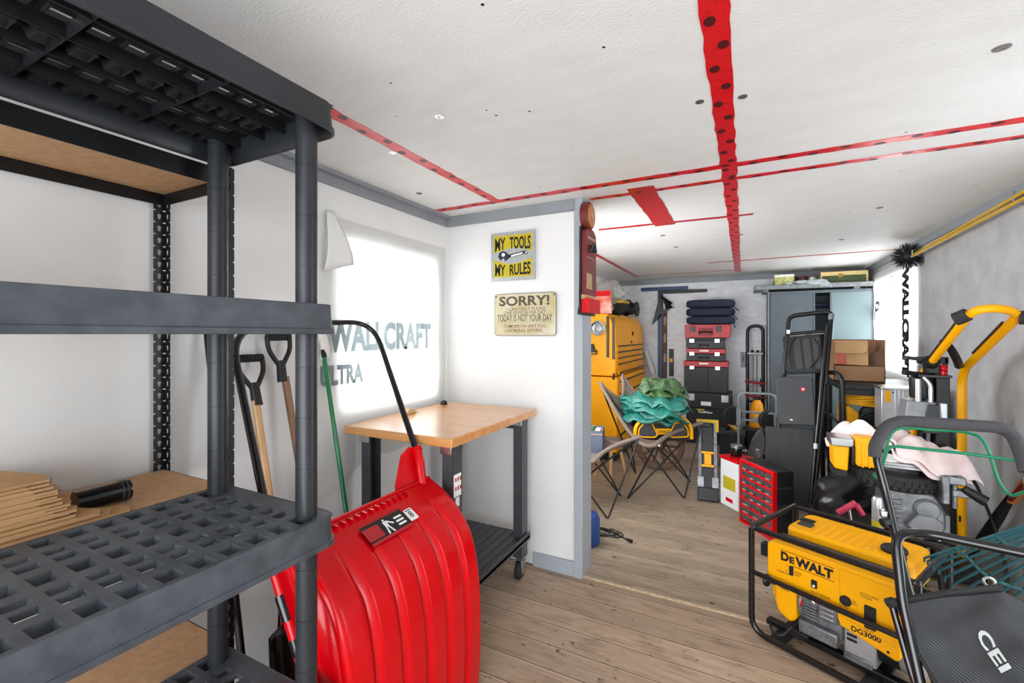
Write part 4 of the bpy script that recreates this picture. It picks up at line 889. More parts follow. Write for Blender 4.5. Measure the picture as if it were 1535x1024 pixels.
for x in (-.115, .215): make('wheel', B().lathe([(.02, -.025), (.085, -.025), (.1, -.012), (.1, .012), (.085, .025), (.02, .025)], frame((x, 5.24, .57 if x < 0 else .55), (1, .5, 0), (0, 0, 1)) @ Matrix.Rotation(0, 4, 'Z'), 24), rubber, tr)
make('back_legs', B().tube([(-.055, 5.22, .31), (-.05, 5.16, .01)], .013, 10).tube([(.285, 5.22, .31), (.28, 5.16, .01)], .013, 10).tube([(-.05, 5.18, .12), (.28, 5.18, .12)], .011, 8).tube([(-.05, 5.2, .22), (.28, 5.2, .22)], .011, 8), grey_tube, tr)
pb = thing('plastic_crate', 'dark crate under the yellow jug by the far wall', 'crate', (.14, 5.95, 0))
make('walls', B().box(.02, .26, 5.85, 6.1, .0, .33), blk, pb, .01); make('rim', B().box(.01, .27, 5.84, 6.11, .31, .335), panel_grey, pb, .004)
yj = thing('yellow_jug', 'tapered yellow jug standing behind the grey trolley', 'jug', (.13, 5.97, .336))
make('body', B().lathe([(.075, 0), (.085, .01), (.078, .14), (.06, .27), (.035, .31), (.03, .33)], Matrix.Translation((.13, 5.97, .336)), 20), mat('yellow orange jug', 'e59a17', .45, col2='d98410', scale=10), yj)
make('label', B().lathe([(.0845, .06), (.0805, .13)], Matrix.Translation((.13, 5.97, .336)), 20, cap=False), tan, yj); make('cap', B().lathe([(.034, .32), (.034, .35), (.001, .352)], Matrix.Translation((.13, 5.97, .336)), 14), blk, yj)
dk = thing('grinding_disc', 'large thin grey metal disc leaning on the grey trolley', 'disc', (.09, 4.98, 0))
Mdk = frame((.095, 4.98, .262), (.32, .95, 0), (.12, -.04, 1))
make('disc', B().lathe([(.03, -.004), (.22, -.004), (.235, .004), (.22, .012), (.03, .012)], Mdk, 44), alu, dk); make('hub', B().lathe([(.045, -.012), (.045, .03), (.03, .035), (.001, .035)], Mdk, 20), steel, dk)
bb = thing('plastic_crate', 'dark plastic crate on floor right of the aluminium rail', 'crate', (-.12, 5.35, 0))
make('walls', B().box(-.24, .0, 5.3, 5.6, 0, .36), mat('dark blue black tote', '1c232e', .5), bb, .012); make('rim', B().box(-.25, .01, 5.29, 5.61, .33, .365), blk, bb, .004)
hn = thing('hose_nozzle', 'red and brass hose nozzle on the dark crate behind the red lidded bin', 'nozzle', (-.12, 5.4, .365))
make('barrel', B().tube([(-.15, 5.38, .45), (-.07, 5.38, .385)], .022, 12, r2=.03), mat('brass', '9a7a3a', .35, .8), hn); make('grip', B().tube([(-.14, 5.38, .44), (-.17, 5.4, .385)], .018, 10), blk, hn); make('red_ring', B().tube([(-.165, 5.38, .475), (-.145, 5.38, .455)], .03, 14), red, hn)
# steel cabinet and what stands above it
sc2 = thing('steel_cabinet', 'blue grey steel cabinet with sliding doors ajar at far wall', 'cabinet', (.76, 6.5, 0))
make('carcass', B().box(.255, .275, 6.26, YW - .005, 0, 1.93).box(1.25, 1.262, 6.26, YW - .005, 0, 1.93).box(.275, 1.262, 6.26, YW - .005, 1.9, 1.93).box(.275, 1.262, 6.26, YW - .005, 0, .08).box(.275, 1.262, YW - .02, YW - .005, .08, 1.9), cab_grey, sc2, .002)
make('light_edge', B().box(.25, .262, 6.245, 6.26, 0, 1.93), galv, sc2)
make('door', B().box(.278, .72, 6.262, 6.282, .08, 1.90), cab_grey, sc2, .003)
make('door', B().box(.885, 1.26, 6.262, 6.282, .08, 1.90), cab_teal, sc2, .003)
for x in (.715, .872): make('door_edge', B().box(x, x + .014, 6.255, 6.285, .08, 1.9), cab_grey, sc2)
for z in (.5, 1.0, 1.42, 1.66): make('shelf', B().box(.276, 1.26, 6.3, YW - .02, z, z + .018), cab_grey, sc2)
fb = thing('folded_cloth', 'dark navy folded cloth on cabinet shelf behind the door gap', 'cloth', (.8, 6.45, 1.68))
make('fold', B().box(.70, .93, 6.36, 6.6, 1.679, 1.74), navy, fb, .02); make('fold', B().box(.71, .92, 6.37, 6.6, 1.742, 1.79), navy, fb, .02)
pl = thing('plank_shelf', 'weathered grey steel plank laid above the cabinet', 'shelf', (.69, 6.4, 1.935))
make('plank', B().box(.12, 1.265, 6.24, 6.72, 1.958, 2.008), galv, pl, .003); make('end_cap', B().box(.108, .12, 6.235, 6.725, 1.952, 2.012), cab_grey, pl); make('batten', B().box(.2, .26, 6.3, 6.7, 1.931, 1.957).box(1.1, 1.16, 6.3, 6.7, 1.931, 1.957), galv, pl)
yb2 = thing('small_box', 'yellow green patterned box at left end of the grey plank', 'box', (.41, 6.4, 2.009))
make('box', B().box(.325, .525, 6.31, 6.5, 2.009, 2.135), mat('pale yellow print', 'd9d29a', .6, col2='9aa33c', scale=38, amt=1.0), yb2, .003); make('lid_edge', B().box(.322, .528, 6.307, 6.503, 2.112, 2.137), label_w, yb2)
cn = thing('paint_can', 'dark can between patterned box and wooden case on the grey plank', 'can', (.62, 6.45, 2.009))
make('can', B().lathe([(.07, 0), (.07, .1), (.066, .105), (.001, .105)], Matrix.Translation((.62, 6.46, 2.0095)), 24), red_dark, cn); make('label', B().lathe([(.0712, .02), (.0712, .08)], Matrix.Translation((.62, 6.46, 2.0095)), 24, cap=False), blk, cn)
cn = thing('tin', 'shiny small tin beside the dark can on the grey plank', 'can', (.70, 6.34, 2.009))
make('can', B().lathe([(.05, 0), (.05, .08), (.046, .084), (.001, .084)], Matrix.Translation((.715, 6.40, 2.0095)), 20), steel, cn); make('lid', B().lathe([(.052, .078), (.052, .088), (.001, .09)], Matrix.Translation((.715, 6.40, 2.0095)), 20), galv, cn)
gv = thing('work_gloves', 'grey work gloves hanging over the edge of grey plank', 'gloves', (.7, 6.25, 2.009))
def glove(b, x, y, z, s):
    b.grid(lambda u, v: (x + s * (.16 * (u - .5)), y - .02 * sin(pi * u) + .01 * sin(8 * v), z + .045 * sin(pi * u) - .05 * v ** 2 + .0), 8, 8)
b = B().ball((.60, 6.27, 2.035), .05, (1.7, .7, .5)).ball((.72, 6.245, 2.025), .06, (1.5, .6, .55)); 
for k in range(4): b.tube([(.74 + .012 * k, 6.235, 2.04 - .016 * k), (.80 + .02 * k, 6.22, 2.045 - .02 * k), (.84 + .015 * k, 6.215, 2.03 - .024 * k)], .0125, 8)
b.tube([(.5, 6.27, 2.03), (.44, 6.27, 2.018)], .02, 8)
make('glove', b, mat('grey glove cloth', 'a9b0b4', .8, col2='83898d', scale=24), gv)
wc2 = thing('wooden_case', 'pale wooden case with dark green front at right end of the grey plank', 'case', (1.0, 6.4, 2.009))
make('case_body', B().box(.79, 1.235, 6.315, 6.55, 2.009, 2.142), mat('pale case wood', 'c9b078', .6, col2='b89a5e', scale=14), wc2, .004); make('green_front', B().box(.805, 1.215, 6.31, 6.316, 2.018, 2.095), mat('dark green baize', '3c4a26', .7), wc2); make('clasp', B().box(.96, 1.0, 6.304, 6.315, 2.07, 2.115), mat('brass', '9a7a3a', .35, .8), wc2)

# ------------------------------------------------------------------ middle floor: rail, bin, drawer organiser
eng = mat('engine grey', '8a8c90', .5, .3, col2='6a6c70', scale=24)
al = thing('aluminium_rail', 'narrow aluminium double rail with yellow clamp standing beside wicker chair', 'rail', (-.28, 4.22, 0))
Ma = frame((-.275, 4.16, .0), (1, .1, 0), (.055, .28, 1))
for x in (-.062, .062): make('rail', B().box(x - .014, x + .014, .1, .66, -.02, .02, Ma), mat('dull aluminium', '84878b', .5, .3, col2='5a5d60', scale=30, amt=.9), al, .003)
make('channel', B().box(-.044, .044, .06, .64, -.012, .008, Ma), blk, al, .002)
make('foot', B().box(-.082, .082, .003, .11, -.03, .03, Ma), blk, al, .006); make('foot_joint', B().box(-.085, -.03, .11, .2, -.027, .029, Ma).box(.03, .085, .11, .2, -.027, .029, Ma), alu, al, .004)
make('clamp', B().box(-.05, .05, .39, .41, .02, .045, Ma).box(-.05, .05, .28, .3, .02, .045, Ma).box(-.028, .028, .3, .39, .01, .04, Ma), yellow, al, .003)
make('head', B().box(-.09, .09, .655, .685, -.03, .03, Ma).box(.06, .09, .58, .66, -.03, .03, Ma), mat('dull tool yellow', 'c9a91e', .5), al, .004); make('head_block', B().box(-.05, .03, .62, .656, -.01, .045, Ma), blk, al, .004)
bn = thing('storage_bin', 'white bin with red lid and yellow label left of the red drawer organiser', 'bin', (-.035, 4.125, 0), R(-50))
Mb = TR(); 
make('walls', B().box(-.12, .09, -.09, .1, .003, .39), white_p, bn, .008, local=True); make('lid', B().box(-.13, .1, -.1, .11, .385, .41), red, bn, .006, local=True)
make('label', B().box(-.08, .06, -.0925, -.0895, .15, .25), mat('sign yellow', 'd8c92c', .5), bn, local=True); make('red_mark', B().box(-.05, .03, -.0925, -.0895, .05, .08), red, bn, local=True)
make('latch', B().box(-.128, -.118, -.05, .05, .2, .22).box(-.128, -.118, -.05, .05, .27, .29).box(-.128, -.118, -.05, .05, .33, .345), label_w, bn, .003, local=True)
jr = thing('black_jar', 'small black jar with silver rim standing on the red bin lid', 'jar', (-.06, 4.17, .411))
make('jar', B().lathe([(.04, 0), (.045, .008), (.045, .075), (.04, .085)], Matrix.Translation((-.06, 4.17, .411)), 22), blk_gloss, jr); make('rim', B().lathe([(.047, .07), (.047, .09), (.043, .093), (.001, .093)], Matrix.Translation((-.06, 4.17, .411)), 22), steel, jr)
og = thing('drawer_organiser', 'black and red small parts organiser with clear drawers on the floor', 'organiser', (-.031, 3.835, 0), R(-54.6))
OW, OH, OD = .355, .475, .16
make('case', B().box(.004, OW - .004, .02, OD, .0, OH), blk, og, .004, local=True)
for z in (.12, .24, .36): make('side_groove', B().box(-.0, OW + .001, .04, OD - .01, z, z + .006), panel_grey, og, local=True)
b = B(); rows = [.03, .085, .14, .195, .245, .295, .345, .395]; 
b.box(0, .012, -.004, .03, 0, OH).box(OW - .012, OW, -.004, .03, 0, OH).box(.012, OW - .012, -.004, .03, OH - .02, OH).box(.012, OW - .012, -.004, .03, 0, .02)
hs = [.02, .077, .134, .191, .243, .295, .347, .399, .455]
for z in hs[1:-1]: b.box(.012, OW - .012, -.003, .03, z - .0065, z + .0065)
make('red_frame', b, red, og, .002, local=True)
drawer_m = mat('smoky clear drawer', '5a4e51', .35, col2='332b2e', scale=34, amt=1.0, coat=.3)
for r in range(8):
    nc = 3 if r < 3 else 4; w = (OW - .024) / nc
    for c in range(nc):
        x = .012 + c * w; d = make('drawer', B().box(x + .003, x + w - .003, .0, .02, hs[r] + .006, hs[r + 1] - .006), drawer_m, og, .002, local=True)
        make('pull', B().box(x + w * .3, x + w * .7, -.008, .001, hs[r] + .012, hs[r] + .018), mat('dull pull', 'a89a9a', .5) if (r + c) % 3 else red_case, d, .001, local=True)
# tall folded frame with panels
fr = thing('folding_stand', 'tall black tubular folded frame with charcoal panels leaning upright', 'folding frame', (.33, 4.25, 0))
BL, BR, TL, TRt = Vector((.185, 4.20, .02)), Vector((.475, 4.17, .02)), Vector((.335, 4.50, 1.575)), Vector((.645, 4.50, 1.61))
def sp(u, v, o=0.0):
    p = (BL.lerp(BR, u)).lerp(TL.lerp(TRt, u), v); return p + Vector((-.08, -1, .18)).normalized() * o
make('hoop', B().tube(fillet([sp(.02, 0), sp(.02, 1), sp(.98, 1), sp(.98, 0)], .055, 7), .019, 12), blk_metal, fr)
make('inner_rail', B().tube([sp(.9, .02, .03), sp(.9, .93, .03)], .014, 10), blk_gloss, fr)
def panel(name, u0, u1, v0, v1, m, o=.0, t=.012, bev=.006, r=.06):
    b = B(); a, c, d, e = sp(u0, v0, o), sp(u1, v0, o), sp(u1, v1, o), sp(u0, v1, o); M = frame(a, c - a, e - a); w = (c - a).length; h = (e - a).length
    return make(name, B().prism(rrect(0, w, 0, h, min(r * .3, w * .3)), t, M), m, fr, bev * .3)
make('rung', B().tube([sp(.02, .9, .0), sp(.98, .9, .0)], .014, 10), blk_metal, fr); make('rung', B().tube([sp(.02, .69, .0), sp(.98, .69, .0)], .012, 10), blk_metal, fr)
make('bright_rod', B().tube([sp(.08, .885, .02), sp(.42, .885, .02)], .007, 8).tube([sp(.58, .885, .02), sp(.9, .885, .02)], .007, 8), steel, fr)
panel('slotted_panel', .06, .93, .7, .885, blk, .006, .01)
for u in (.3, .52, .74): panel('slotted_panel_rib', u, u + .16, .705, .865, panel_grey, .015, .008)
make('cable', B().tube(smooth_path([sp(.62, .71, .03), sp(.78, .76, .035), sp(.76, .82, .035), sp(.64, .86, .03)], 6), .006, 8).tube(smooth_path([sp(.18, .71, .03), sp(.1, .76, .035), sp(.13, .84, .035), sp(.22, .87, .03)], 6), .006, 8), blk_metal, fr)
cp = panel('charcoal_panel', .0, .86, .42, .665, panel_grey, .03, .02, .02, .09)
make('badge', B().lathe([(.018, 0), (.018, .003), (.001, .0032)], frame(sp(.5, .6, .052), (1, 0, 0), (0, .2, 1)), 18), mat('red badge', 'c23240', .5), cp)
make('badge_print', B().lathe([(.007, .003), (.007, .0045), (.001, .0046)], frame(sp(.5, .6, .052), (1, 0, 0), (0, .2, 1)), 8), label_w, cp)
make('scuff', B().prism(circ(0, 0, .012, 6, .006), .001, frame(sp(.3, .445, .0515), (1, 0, 0), (0, .2, 1))), label_w, cp); make('scuff', B().prism(circ(.08, 0.005, .01, 6, .006), .001, frame(sp(.3, .445, .0515), (1, 0, 0), (0, .2, 1))), label_w, cp)
panel('ply_panel', -.14, .99, .03, .405, dark_ply, .012, .02, .006, .02)
make('hinge', B().tube([sp(-.02, .68, .02), sp(-.02, .64, .02)], .028, 10).tube([sp(1.0, .67, .01), sp(1.0, .63, .01)], .02, 10), blk, fr)
make('label', B().prism(rrect(-.012, .012, -.016, .016, .002), .002, frame(sp(.03, .91, .02), (1, 0, 0), (0, .2, 1))), label_w, fr)
make('rear_legs', B().tube(fillet([(.585, 4.53, .02), (.565, 4.5, 1.10), (.68, 4.335, 1.12), (.715, 4.335, .02)], .09, 8), .018, 12).tube([(.575, 4.515, .55), (.695, 4.335, .55)], .012, 8), blk_metal, fr)
make('corner_cap', B().tube([sp(.98, .955, .0), sp(.98, .985, 0)], .0215, 12), galv, fr)
make('chipped_patch', B().tube([sp(.9, .31, .03), sp(.9, .335, .03)], .0148, 10), label_w, fr)

# ------------------------------------------------------------------ right rear pile
tb = thing('black_table', 'black folding table holding the open carton', 'table', (.95, 4.72, 0))
make('table_top', B().box(.66, 1.27, 4.36, 5.0, .985, 1.03), blk, tb, .006); make('under_shelf', B().box(.68, 1.25, 4.38, 4.98, .68, .70), blk, tb, .004)
for x in (.69, 1.24):
    for y in (4.4, 4.97): make('leg', B().box(x - .018, x + .018, y - .018, y + .018, 0, .985), blk_metal, tb, .003)
make('apron', B().box(.68, 1.25, 4.375, 4.385, .94, .985), blk, tb)
oc = thing('open_carton', 'open brown carton with orange tape on the black table', 'carton', (.83, 4.75, 1.031))
ox0, ox1, oy0, oy1, oz0, oz1 = .665, 1.005, 4.58, 4.86, 1.0315, 1.375
make('walls', B().box(ox0, ox1, oy1 - .005, oy1, oz0, oz1).box(ox0, ox0 + .005, oy0, oy1, oz0, oz1).box(ox1 - .005, ox1, oy0, oy1, oz0, oz1).box(ox0, ox1, oy0, oy1, oz0, oz0 + .005), card_dark, oc, smooth=False)
make('front_wall', B().box(ox0, ox1, oy0, oy0 + .005, oz0, oz0 + .125), card_dark, oc, smooth=False)
make('inner_flap', B().add([(ox0 + .005, oy0 + .03, oz0 + .14), (ox0 + .235, oy0 + .03, oz0 + .13), (ox0 + .24, oy0 + .06, oz0 + .325), (ox0 + .005, oy0 + .05, oz0 + .33)], [(0, 1, 2, 3)]), card, oc, solid=.005, smooth=False)
make('top_flap', B().add([(ox0 + .006, oy0 + .015, oz0 + .23), (ox0 + .2, oy0 + .01, oz0 + .23), (ox0 + .225, oy0 + .012, oz0 + .25), (ox0 + .235, oy0 + .05, oz0 + .335), (ox0 + .006, oy0 + .06, oz0 + .335)], [(0, 1, 2, 3, 4)]), card, oc, solid=.005, smooth=False)
make('orange_tape', B().add([(ox0 + .02, oy0 + .026, oz0 + .14), (ox0 + .09, oy0 + .026, oz0 + .138), (ox0 + .09, oy0 + .034, oz0 + .225), (ox0 + .02, oy0 + .034, oz0 + .226)], [(0, 1, 2, 3)]), mat('orange packing tape', 'c9583c', .4), oc, solid=.002, smooth=False)
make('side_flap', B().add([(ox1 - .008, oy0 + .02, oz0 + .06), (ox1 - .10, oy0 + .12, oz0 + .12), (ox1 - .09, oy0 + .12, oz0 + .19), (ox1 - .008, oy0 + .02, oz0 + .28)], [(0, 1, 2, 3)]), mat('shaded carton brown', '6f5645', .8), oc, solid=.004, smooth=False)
yt = thing('yellow_machine', 'yellow machine with black hose on the table shelf under the cord coil', 'machine', (.75, 4.5, .7))
make('housing', B().prism([(.69, .702), (.80, .702), (.80, .80), (.74, .845), (.69, .845)], .2, frame((0, 4.6, 0), (1, 0, 0), (0, 0, 1))), yellow, yt, .01)
make('hose', B().tube(smooth_path([(.80, 4.42, .72), (.83, 4.40, .79), (.90, 4.39, .82), (.98, 4.41, .78), (1.0, 4.42, .715)], 6), .012, 10), blk, yt); make('drum', B().lathe([(.05, -.06), (.075, -.05), (.075, .05), (.05, .06), (.001, .06)], frame((.90, 4.5, .776), (1, 0, 0), (0, 0, 1)), 24), blk, yt)
cc = thing('cable_coil', 'yellow extension cord coiled on the yellow machine beneath the table', 'cord', (.84, 4.46, .85))
pts = []
for k in range(84): a = k * 2 * pi / 12; ly = k // 12; pts.append((.86 + (.145 + .012 * sin(k * 1.7)) * cos(a), 4.48 + (.075 + .008 * cos(k)) * sin(a), .859 + .014 * ly + .006 * sin(a * 2 + ly)))
make('cable', B().tube(smooth_path(pts, 3), .0085, 8), mat('yellow cord', 'e0a313', .4, col2='c98c0c', scale=20), cc)
ck = thing('support_crate', 'black crate under the silver ribbed case', 'crate', (1.0, 4.22, 0))
make('walls', B().box(.86, 1.22, 4.1, 4.345, 0, .70), blk, ck, .012); make('rim', B().box(.85, 1.23, 4.09, 4.35, .66, .715), panel_grey, ck, .005)
sv = thing('silver_case', 'silver ribbed metal case with yellow label behind the drilling machine', 'case', (1.0, 4.2, .716))
make('shell', B().box(.885, 1.17, 4.14, 4.34, .716, 1.03), silver_case, sv, .006)
for k in range(3): make('rib', B().box(.96 + .022 * k, .972 + .022 * k, 4.134, 4.14, .73, 1.02), silver_case, sv, .002)
make('edge_trim', B().box(.88, 1.175, 4.132, 4.345, 1.018, 1.034), steel, sv, .003); make('label', B().prism(rrect(.905, .937, .93, 1.012, .012), .003, frame((0, 4.139, 0), (1, 0, 0), (0, 0, 1))), yellow, sv); make('screw', B().lathe([(.006, 0), (.005, .002), (.001, .003)], frame((.952, 4.139, 1.0), (1, 0, 0), (0, 0, 1)), 10), ink, sv)
# drilling machine on yellow trolley
dr = thing('drilling_machine', 'yellow tubular trolley carrying a black drilling mast and grey gearbox', 'drilling machine', (1.05, 3.5, 0))
RP = [(1.15, 3.608, .03), (1.15, 3.608, 1.20), (1.15, 3.0, 1.50)]; LP = [(.96, 3.72, .03), (.96, 3.72, 1.10), (.96, 2.915, 1.52)]
make('tube_frame', B().tube(fillet([RP[0], RP[1], RP[2]], .10, 7), .0213, 16), yellow, dr); make('tube_frame', B().tube(fillet(LP, .10, 7), .0185, 16), yellow, dr)
make('handle_bar', B().tube(smooth_path([(.955, 2.93, 1.512), (.985, 2.90, 1.535), (1.05, 2.91, 1.54), (1.12, 2.96, 1.525), (1.155, 3.0, 1.497)], 5), .0195, 16), yellow, dr)
make('grip', B().tube([(.95, 2.92, 1.515), (.93, 2.94, 1.50), (.915, 2.95, 1.492)], .032, 14), rubber, dr); make('grip', B().tube([(1.15, 2.985, 1.497), (1.22, 2.96, 1.50)], .033, 14), rubber, dr)
make('slot_strip', B().tube([(.952, 3.03, 1.487), (.952, 3.42, 1.285)], .010, 6).tube([(1.132, 3.08, 1.475), (1.132, 3.4, 1.315)], .010, 6), mat('dark slot strip', '3b2f16', .5), dr)
make('strap', B().tube(smooth_path([(.955, 3.22, 1.385), (1.0, 3.28, 1.34), (1.07, 3.42, 1.27), (1.13, 3.58, 1.22)], 5), .022, 10, flat=.35), blk, dr); make('clamp_collar', B().tube([(.96, 3.40, 1.27), (.96, 3.45, 1.243)], .036, 14), blk, dr)
make('mast', B().box(.975, 1.035, 3.40, 3.5, .10, 1.17).box(.915, .93, 3.44, 3.5, .1, 1.17).box(.925, .98, 3.48, 3.5, .1, 1.17), blk, dr, .004)
make('mast_rail', B().box(.943, .961, 3.44, 3.47, .12, 1.16), galv, dr, .002); make('cross_plate', B().box(.9, 1.045, 3.4, 3.55, 1.17, 1.185), panel_grey, dr, .003)
make('top_bar', B().box(.92, 1.06, 3.5, 3.53, 1.245, 1.285), blk, dr, .004); make('mast_side', B().box(1.04, 1.056, 3.5, 3.53, .9, 1.28), blk, dr, .003)
make('red_knob', B().ball((1.02, 3.46, 1.222), .023, (1, 1, .95)).tube([(1.02, 3.46, 1.185), (1.02, 3.46, 1.205)], .02, 12), red, dr)
make('brass_fitting', B().box(.94, .964, 3.425, 3.442, 1.06, 1.1), orange, dr, .003)
make('lever_arm', B().tube([(.84, 3.42, 1.283), (1.0, 3.46, 1.262)], .02, 10, flat=.6), panel_grey, dr); make('lever_arm', B().tube([(.835, 3.42, 1.195), (.98, 3.46, 1.175)], .022, 10, flat=.7), blk, dr)
make('lever_block', B().box(.94, 1.0, 3.42, 3.5, 1.19, 1.29), blk, dr, .008); make('motor', B().lathe([(.05, 0), (.055, .01), (.055, .12), (.04, .13)], Matrix.Translation((.925, 3.46, 1.045)), 20), blk, dr)
make('steel_rod', B().tube([(.895, 3.40, 1.03), (.895, 3.40, 1.16)], .015, 12).tube(fillet([(.95, 3.40, 1.03), (.95, 3.40, 1.13), (.92, 3.41, 1.17)], .03), .014, 12), steel, dr)
make('gear_box', B().prism([(.83, .86), (.965, .86), (.985, 1.03), (.85, 1.03)], .15, frame((0, 3.56, 0), (1, 0, 0), (0, 0, 1))), eng, dr, .008)
make('guard_plate', B().prism([(.915, .85), (.985, .85), (1.0, 1.015), (.94, 1.015)], .02, frame((0, 3.41, 0), (1, 0, 0), (0, 0, 1))), panel_grey, dr, .004)
make('side_block', B().box(.985, 1.012, 3.36, 3.40, .93, 1.03), silver_case, dr, .004); make('carriage_arm', B().box(.93, 1.06, 3.46, 3.5, .84, .88), blk, dr, .004)
make('base', B().box(.93, 1.19, 3.4, 3.78, .02, .10), blk, dr, .01); make('number_mark', B().box(1.128, 1.136, 3.574, 3.584, .31, .345), ink, dr)
make('wheel', B().lathe([(.03, -.03), (.1, -.03), (.12, -.015), (.12, .015), (.1, .03), (.03, .03)], frame((.98, 3.84, .122), (0, 1, 0), (0, 0, 1)), 26), rubber, dr); make('cable', B().tube(smooth_path([(1.12, 3.43, .62), (1.18, 3.5, .55), (1.22, 3.4, .35), (1.24, 3.34, .15), (1.22, 3.3, .01)], 6), .008, 8), blk, dr)
# tool stand with engine, tyre, yellow grinder and cloth
sd = thing('tool_stand', 'black steel stand carrying the grey engine and tyre', 'stand', (.72, 3.25, 0))
make('stand_top', B().box(.50, .90, 3.02, 3.33, .335, .36), blk_metal, sd, .004)
for x, y in ((.52, 3.04), (.87, 3.04), (.52, 3.31), (.87, 3.31)): make('leg', B().tube([(x, y, .335), (x + (-.03 if x < .7 else .03), y + (-.03 if y < 3.2 else .02), 0)], .014, 10), blk_metal, sd)
en = thing('engine_block', 'grey cast engine block under the flat lying tyre', 'engine', (.8, 3.2, .361))
make('crankcase', B().prism([(.67, .37), (.76, .361), (.9, .361), (.925, .42), (.92, .5), (.88, .585), (.67, .59)], .2, frame((0, 3.28, 0), (1, 0, 0), (0, 0, 1))), alu, en, .012)
make('cylinder_head', B().prism([(.755, .42), (.80, .38), (.90, .39), (.90, .455), (.86, .48), (.80, .48)], .05, frame((0, 3.09, 0), (1, 0, 0), (0, 0, 1))), eng, en, .006)
for k in range(6): make('cooling_fin', B().box(.675, .745, 3.065, 3.085, .40 + .025 * k, .412 + .025 * k), alu, en, .002)
make('cover', B().lathe([(.05, 0), (.055, .012), (.045, .03), (.001, .034)], frame((.845, 3.085, .505), (1, 0, 0), (0, 0, 1)), 24), eng, en)
make('exhaust', B().tube(smooth_path([(.80, 3.07, .40), (.79, 3.03, .38), (.815, 3.02, .375)], 5), .013, 10).tube([(.88, 3.06, .42), (.885, 3.05, .362)], .012, 10), steel, en); make('side_cover', B().box(.91, .945, 3.1, 3.2, .38, .48), eng, en, .006)
make('oil_filter', B().lathe([(.022, 0), (.027, .01), (.027, .17), (.02, .185), (.001, .185)], Matrix.Translation((.637, 3.05, .361)), 20), silver_case, en); make('filter_label', B().lathe([(.0275, .03), (.0275, .06)], Matrix.Translation((.637, 3.05, .361)), 20, cap=False), mat('sign yellow', 'd8c92c', .5), en)
ty = thing('tyre', 'black treaded barrow tyre lying flat on the grey engine', 'tyre', (.72, 3.22, .57))
Mty = frame((.735, 3.22, .638), (1, 0, -.05), (0, 1, .06))
make('tyre', B().lathe([(.11, -.03), (.15, -.043), (.185, -.04), (.203, -.02), (.207, 0), (.203, .02), (.185, .04), (.15, .043), (.11, .03), (.11, -.03)], Mty, 48, cap=False), rubber, ty)
for k in range(40):
    a = 2 * pi * k / 40; M = Mty @ Matrix.Rotation(a, 4, 'Z')
    if sin(a) < .35: make('tread_block', B().box(.2, .2115, -.008, .008, -.024, -.004, M).box(.2, .2115, .003, .017, .004, .024, M), rubber, ty)
make('rim', B().lathe([(.02, -.02), (.1, -.024), (.112, -.03), (.112, .03), (.1, .02), (.02, .014)], Mty, 30), galv, ty)
yg = thing('yellow_grinder', 'yellow bench machine with steel edge on the tyre under the cloth', 'machine', (.6, 3.15, .66))
make('motor_cover', B().prism(rrect(.545, .655, .69, .85, .02), .13, frame((0, 3.2, 0), (1, 0, 0), (0, 0, 1))), yellow, yg, .012)
make('side_body', B().prism([(.452, .66), (.515, .65), (.525, .79), (.447, .79)], .16, frame((0, 3.26, 0), (1, 0, 0), (0, 0, 1))), yellow, yg, .01)
make('steel_edge', B().box(.435, .54, 3.09, 3.26, .79, .835), steel, yg, .004); make('black_base', B().box(.45, .515, 3.1, 3.26, .615, .655), blk, yg, .006); make('black_block', B().box(.53, .545, 3.08, 3.2, .69, .80), blk, yg, .006); make('cover_ridge', B().box(.57, .58, 3.064, 3.07, .69, .83).box(.6, .61, 3.064, 3.07, .69, .83), yellow, yg, .003)
make('table_plate', B().box(.66, .93, 3.1, 3.32, .71, .726).box(.68, .90, 3.12, 3.3, .69, .71), steel, yg, .003)
kl = thing('bar_clamp', 'steel bar clamp with black handle at the end of the tyre', 'clamp', (.95, 3.08, .6))
make('jaw', B().box(.90, .985, 3.03, 3.12, .66, .70).box(.89, .92, 3.02, 3.1, .56, .7).box(.93, 1.0, 3.03, 3.09, .60, .635), alu, kl, .006); make('handle', B().tube([(.975, 3.04, .645), (1.05, 3.02, .60)], [.02, .026], 14), blk, kl); make('screw', B().tube([(.945, 3.05, .7), (.945, 3.05, .54)], .011, 10), alu, kl)
rgt = thing('cloth_rag', 'crumpled pale pink and white cloth thrown over the yellow machine', 'cloth', (.78, 3.2, .72))
rr = random.Random(12); ph = [rr.uniform(0, 6) for _ in range(6)]
def ragf(u, v, lay=0):
    yf = 3.215 if u < .26 else 3.215 - .13 * min(1, (u - .26) / .14); y = yf + (3.34 - yf) * v
    x = .452 + .60 * u * (1 - .05 * lay)
    top = .80 + .075 * math.exp(-((u - .24) / .16) ** 2) + .035 * math.exp(-((u - .55) / .18) ** 2) - .05 * max(0, (u - .7) / .3)
    fold = .02 * sin(11 * u + 6 * v + ph[0]) + .016 * sin(17 * v - 8 * u + ph[1]) + .010 * sin(29 * u + 9 * v + ph[2])
    drop = .085 * max(0, (.3 - v) / .3) ** 1.5 * (1 if u > .4 else .35) + .05 * max(0, (u - .9) / .1) ** 2 + .04 * max(0, (.1 - u) / .1) ** 2
    e = 2 * abs(v - .5)
    return (x + .018 * sin(7 * v + ph[3]), y - .05 * sin(pi * u) * (1 - v) + .012 * sin(9 * u + ph[4]), top + fold - drop - lay * (.028 - .01 * e))
make('cloth', B().grid(ragf, 70, 30), rag_m, rgt, solid=.006)
make('cloth_fold', B().grid(lambda u, v: ragf(.08 + .9 * u, v, 1), 60, 20), rag_m, rgt, solid=.006)
bgk = thing('rubbish_bag', 'black plastic bag heaped on the floor behind the generator', 'bag', (.6, 3.65, 0))
